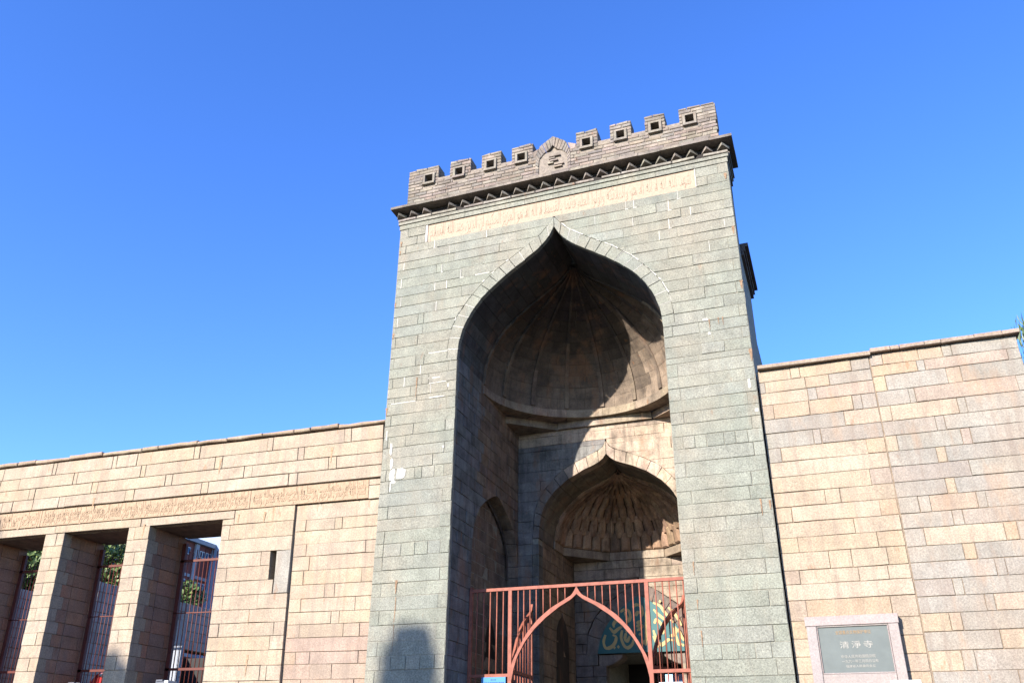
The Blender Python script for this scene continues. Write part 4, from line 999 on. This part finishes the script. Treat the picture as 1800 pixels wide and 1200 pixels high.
for x, lab in ((-9.90, 'grey white lamp housing on the sill of the middle barred opening'), (-7.83, 'grey white lamp housing on the sill of the barred opening nearest the tower')):
    o = empty('lamp_housing', (0, 0, 0), lab, 'floodlight', 'lamp housings on the sills')
    b = Bag(); b.box(x - .10, x + .08, .55, .80, 2.78, 3.02); b.build('casing', M_GREYMETAL, o)  # casing grey darkened to carry the shade on it
    b = Bag(); b.box(x - .08, x + .06, .53, .82, 3.02, 3.045); b.build('cap', M_GREYMETAL, o)
    b = Bag(); b.box(x + .085, x + .17, .56, .79, 2.78, 3.03); b.build('white_end', M_WHITE, o)
    b = Bag(); b.box(x - .02, x + .02, .64, .70, 2.6, 2.78); b.build('stem', M_GREYMETAL, o)
# red and white cloth bundle
cl = empty('cloth_bundle', (0, 0, 0), 'red and white cloth bundle behind the foot of the middle grille', 'cloth')
def blob(name, c, r, mat, parent, sq_=(1, 1, 1)):
    vs_, fs_ = [], []; nu, nv = 12, 8
    for j in range(nv + 1):
        for i in range(nu):
            th = math.pi * j / nv; ph = 2 * math.pi * i / nu
            k = r * (1 + .16 * math.sin(3 * ph + 2 * th) + random.uniform(-.06, .06))
            vs_.append((c[0] + k * sq_[0] * math.sin(th) * math.cos(ph), c[1] + k * sq_[1] * math.sin(th) * math.sin(ph), c[2] + k * sq_[2] * math.cos(th)))
    for j in range(nv):
        for i in range(nu): fs_.append((j * nu + i, j * nu + (i + 1) % nu, (j + 1) * nu + (i + 1) % nu, (j + 1) * nu + i))
    return mesh(name, vs_, fs_, mat, parent, smooth=True)
blob('red_fold', (-9.98, 1.36, 3.12), .21, M_RED, cl, (1, .6, .75)); blob('red_fold', (-9.78, 1.40, 3.16), .19, M_RED, cl, (.9, .6, 1)); blob('white_fold', (-9.85, 1.30, 3.24), .09, M_WHITE, cl, (1.6, .6, .6)); blob('red_fold', (-9.9, 1.4, 2.85), .28, M_RED, cl, (1, .6, 1.2))

# ================================================================ COURTYARD
def court_wall(label, x, y0, y1, top, rowh, door=None):
    o = empty('courtyard_wall', (0, 0, 0), label, 'wall')
    nrm = V((1, 0, 0)); cb = Bag()
    z = top; r = 0
    while z > 2.4:
        zb = z - rowh
        xs = y0 + (.25 if r % 2 else .55); js = []
        while xs < y1: js.append(xs + random.uniform(-.06, .06)); xs += .62
        segs = [(y0, y1)]
        if door and zb < door[2]: segs = [(y0, door[0]), (door[1], y1)]
        for a, c in segs:
            wall_row(o, 'stone_block', z, zb, a, c, js, 0, .2, M_WALL, lambda i: jit((.62, .49, .43), .09), n=nrm, place=lambda y, zz: V((x, y, zz)), g=.008)
        z = zb; r += 1
    if door: cb.box(x - .45, x - .02, y0 + .02, door[0], 0, top - .01); cb.box(x - .45, x - .02, door[1], y1, 0, top - .01); cb.box(x - .45, x - .02, door[0], door[1], door[2] + .05, top - .01)
    else: cb.box(x - .45, x - .02, y0 + .02, y1, 0, top - .01)
    cb.box(x - .02, x + .0, y0, y1, 0, 2.4)
    cb.build('mortar_core', M_MORTAR, o)
    wall_row(o, 'end_stone', top, top - .9, x - .45, x, [], y0, .02, M_WALL, lambda i: (.66, .60, .52), place=lambda xx, zz: V((xx, y0, zz)), n=FY)
    block('end_stone', o, [V((x - .45, y0, top - .9)), V((x, y0, top - .9)), V((x, y0, 2)), V((x - .45, y0, 2))], FY, .02, M_WALL, (.60, .52, .42))
    return o
w1 = court_wall('grey courtyard wall behind the two openings nearest the tower', -15.3, 5.96, 17.5, 6.26, .27, (9.9, 12.2, 4.85))
b = Bag(); b.box(-17.2, -17.1, 9.6, 12.6, 0, 4.95); b.box(-17.1, -15.8, 12.21, 12.3, 0, 4.95); b.box(-17.1, -15.8, 9.6, 9.7, 0, 4.95); b.build('doorway_lining', M_PAVE, w1)
w2 = court_wall('grey courtyard wall seen through the leftmost barred opening', -18.35, 4.2, 9.5, 6.26, .27)
ps = empty('gate_post', (0, 0, 0), 'white round-shouldered post behind the grille nearest the tower', 'post')
b = Bag(); b.box(-10.64, -10.42, 4.0, 4.06, 0, 4.72); b.build('shaft', M_PALE, ps)
b = Bag(); b.box(-10.62, -10.44, 4.0, 4.06, 4.72, 4.75); b.build('cap', M_PALE, ps)
for x0, x1, y in ((-.7, 2.2, 13.0),):
    ww_ = empty('courtyard_wall', (0, 0, 0), 'pink rendered low wall glimpsed through the doorway under the gate rail', 'wall')
    b = Bag(); b.box(x0, x1, y, y + .3, 0, 4.6); b.build('render', M_PINKWALL, ww_)
    for k in range(7): 
        b = Bag(); b.box(x0 + .1 + .4 * k, x0 + .3 + .4 * k, y - .06, y - .003, 3.75, 3.95); b.build('coping_brick', M_WHITE, ww_)

# trees
def crown(name, c, rad, n, size, mat, parent, seed, sq_=(1, 1, 1), cl=26, droop=0, csz=1.0, egg=0):
    rnd = random.Random(seed); vs_, fs_ = [], []
    cs = []
    for _ in range(cl):
        d = V((rnd.gauss(0, 1), rnd.gauss(0, 1), rnd.gauss(0, 1))).normalized() * (rnd.random() ** .4)
        eg = 1 - egg * max(0, d.z); d = V((d.x * eg, d.y * eg, d.z)); cs.append((V((c[0] + d.x * rad * sq_[0] * .82, c[1] + d.y * rad * sq_[1] * .82, c[2] + d.z * rad * sq_[2] * .82)), rad * rnd.uniform(.2, .38) * csz))
    for i in range(n):
        q, r = rnd.choice(cs); d = V((rnd.gauss(0, 1), rnd.gauss(0, 1), rnd.gauss(0, 1))).normalized() * r * rnd.uniform(.55, 1.05)
        p = q + V((d.x, d.y, d.z * .8)); s = size * rnd.uniform(.6, 1.3)
        nn = (d.normalized() + V((rnd.gauss(0, .5), rnd.gauss(0, .5), rnd.gauss(0, .5) + .4))).normalized(); u = nn.orthogonal().normalized(); u = (Matrix.Rotation(rnd.uniform(0, 6.28), 3, nn) @ u)
        v = nn.cross(u)
        if droop: u = (u * .4 + V((0, 0, -1))).normalized(); v = u.cross(nn).normalized() * .28
        k = len(vs_); vs_ += [p - u * s, p - v * s * .5 + nn * s * .12, p + u * s, p + v * s * .5 + nn * s * .12]; fs_.append((k, k + 1, k + 2, k + 3))
    return mesh(name, vs_, fs_, mat, parent)
def tree(label, base, c, rad, n, size, mat, seed, sq_=(1, 1, 1), group=None, tr=.22, droop=0, cl=26, csz=1.0, egg=0):
    o = empty('tree', base, label, 'tree', group)
    b = Bag(); P0 = V(base); P1 = V(c)
    segs = 7
    for k in range(segs):
        a, e = P0.lerp(P1, k / segs), P0.lerp(P1, (k + 1) / segs); r0, r1 = tr * (1 - .6 * k / segs), tr * (1 - .6 * (k + 1) / segs)
        ring = [(math.cos(2 * math.pi * i / 8), math.sin(2 * math.pi * i / 8)) for i in range(8)]
        b.add([(a.x + r0 * x, a.y + r0 * y, a.z) for x, y in ring] + [(e.x + r1 * x, e.y + r1 * y, e.z) for x, y in ring], [(i, (i + 1) % 8, 8 + (i + 1) % 8, 8 + i) for i in range(8)])
    rnd = random.Random(seed)
    for k in range(9):
        d = V((rnd.gauss(0, 1) * sq_[0], rnd.gauss(0, 1) * sq_[1], rnd.uniform(-.1, 1) * sq_[2])).normalized() * rad * .8
        b.bar(P0.lerp(P1, .62 + .04 * k), P1 + d, tr * .22, 5)
    b.build('trunk', M_BARK, o)
    crown('crown', c, rad, n, size, mat, o, seed, sq_, cl, droop, csz, egg)
    return o
TG = 'trees beyond the courtyard walls'
tree('dense green tree seen through the leftmost barred opening', (-32.5, 18, 0), (-32.5, 18, 9.0), 3.7, 16000,   .15, M_LEAF, 1, group=TG, cl=60)
tree('dense green tree seen through the middle barred opening', (-27.6, 18.5, 0), (-27.6, 18.5, 9.2), 3.5, 16000, .14, M_LEAF, 2, group=TG, cl=60)
tree('small green tree before the red building, seen through the opening nearest the tower', (-23.7, 18, 0), (-23.9, 18, 7.9), 2.2, 16000, .12, M_LEAF, 3, group=TG, cl=46)
tree('dark long-leaved tree rising beyond the right end of the right wall', (9.75, 4.5, 0), (9.75, 4.5, 8.1), 2.05, 14000, .15, M_LEAF2, 4, droop=1, cl=30)
tree('leafy shrub in the sunlit court beyond the doorway', (.75, 11.2, 0), (.75, 11.2, 3.7), .75, 900, .12, M_LEAF, 5, tr=.06, cl=12)
# trees across the street whose shadows fall on the walls
SV = SUN / -SUN.y
def shade(label, p, t, rad, sq_, n, seed):
    c = V(p) + SV * t
    tree(label, (c.x, c.y, 0), (c.x, c.y, c.z), rad, n, .16, M_LEAF, seed, sq_, 'street trees behind the viewer', .06, cl=320, csz=.32, egg=.3)
shade('slim street tree casting the round shadow low on the left pier of the gate tower', (-2.5, 0, 2.98), 25, .86, (.58, .58, 1), 9000, 11)
shade('street tree casting the shadow at the foot of the pier left of the last opening', (-8.7, .1, 2.55), 25, 1.0, (1, 1, 1), 6000, 12)
shade('street tree casting the shadow at the left end of the carved band', (-13.7, .1, 6.1), 25, 1.45, (1, 1, .62), 6000, 13)

# ================================================================ FAR BUILDING
bd2 = empty('apartment_building', (0, 0, 0), 'red tiled apartment block with white pilasters seen through the opening nearest the tower', 'building')
CAMP = V((3.96246, -12.86073, 1.6)); KS = 64 / 36.0
def fb(y, z): return (-12.86 + (y + 12.86) * KS, 1.6 + (z - 1.6) * KS)
FXX = 3.96 - 36 * KS
def fbox(name, y0, y1, z0, z1, d0, d1, mat, par=bd2):
    (a, e), (c, f) = fb(y0, z0), fb(y1, z1); b = Bag(); b.box(FXX - d1, FXX + d0, a, c, e, f); return b.build(name, mat, par)
fbox('body', 22, 30.55, -1, 13.8, 0, 9, M_BRICKRED)
fbox('roof_slab', 21.8, 30.6, 13.8, 14.05, .5, 9.5, M_PALE)
for y in (25.0, 27.1, 28.95): fbox('pilaster', y, y + .3, -1, 13.78, .25, 0, M_PALE)
for z in (11.78, 9.6, 7.4): fbox('floor_band', 22, 30.5, z, z + .18, .1, 0, M_PALE)
for z in (13.05, 11.2, 9.1, 6.9):
    for y in (22.6, 24.1, 25.6, 26.5, 27.75, 28.3, 29.45, 30.0):
        if y in (24.1, 26.5, 28.3): continue
        wf = fbox('window', y, y + .85 if y < 29 else y + .45, z, z + .42, .08, 0, M_WHITE)
        wd = .85 if y < 29 else .45
        for k in range(2): fbox('pane', y + .05 + k * wd / 2, y + wd / 2 - .03 + k * wd / 2, z + .05, z + .37, .10, 0, M_PANE, wf)
wt = fbox('stair_tower', 30.56, 33.5, -1, 16.5, 1.6, 9, plain('pale_blue_facade', (.34, .43, .58), .7, 0, .1, 2, 0))
for k in range(9):
    z = 14.0 - 1.15 * k; fbox('tower_pane', 30.7, 30.95, z, z + .8, 1.23, -1.1, M_PANE, wt)
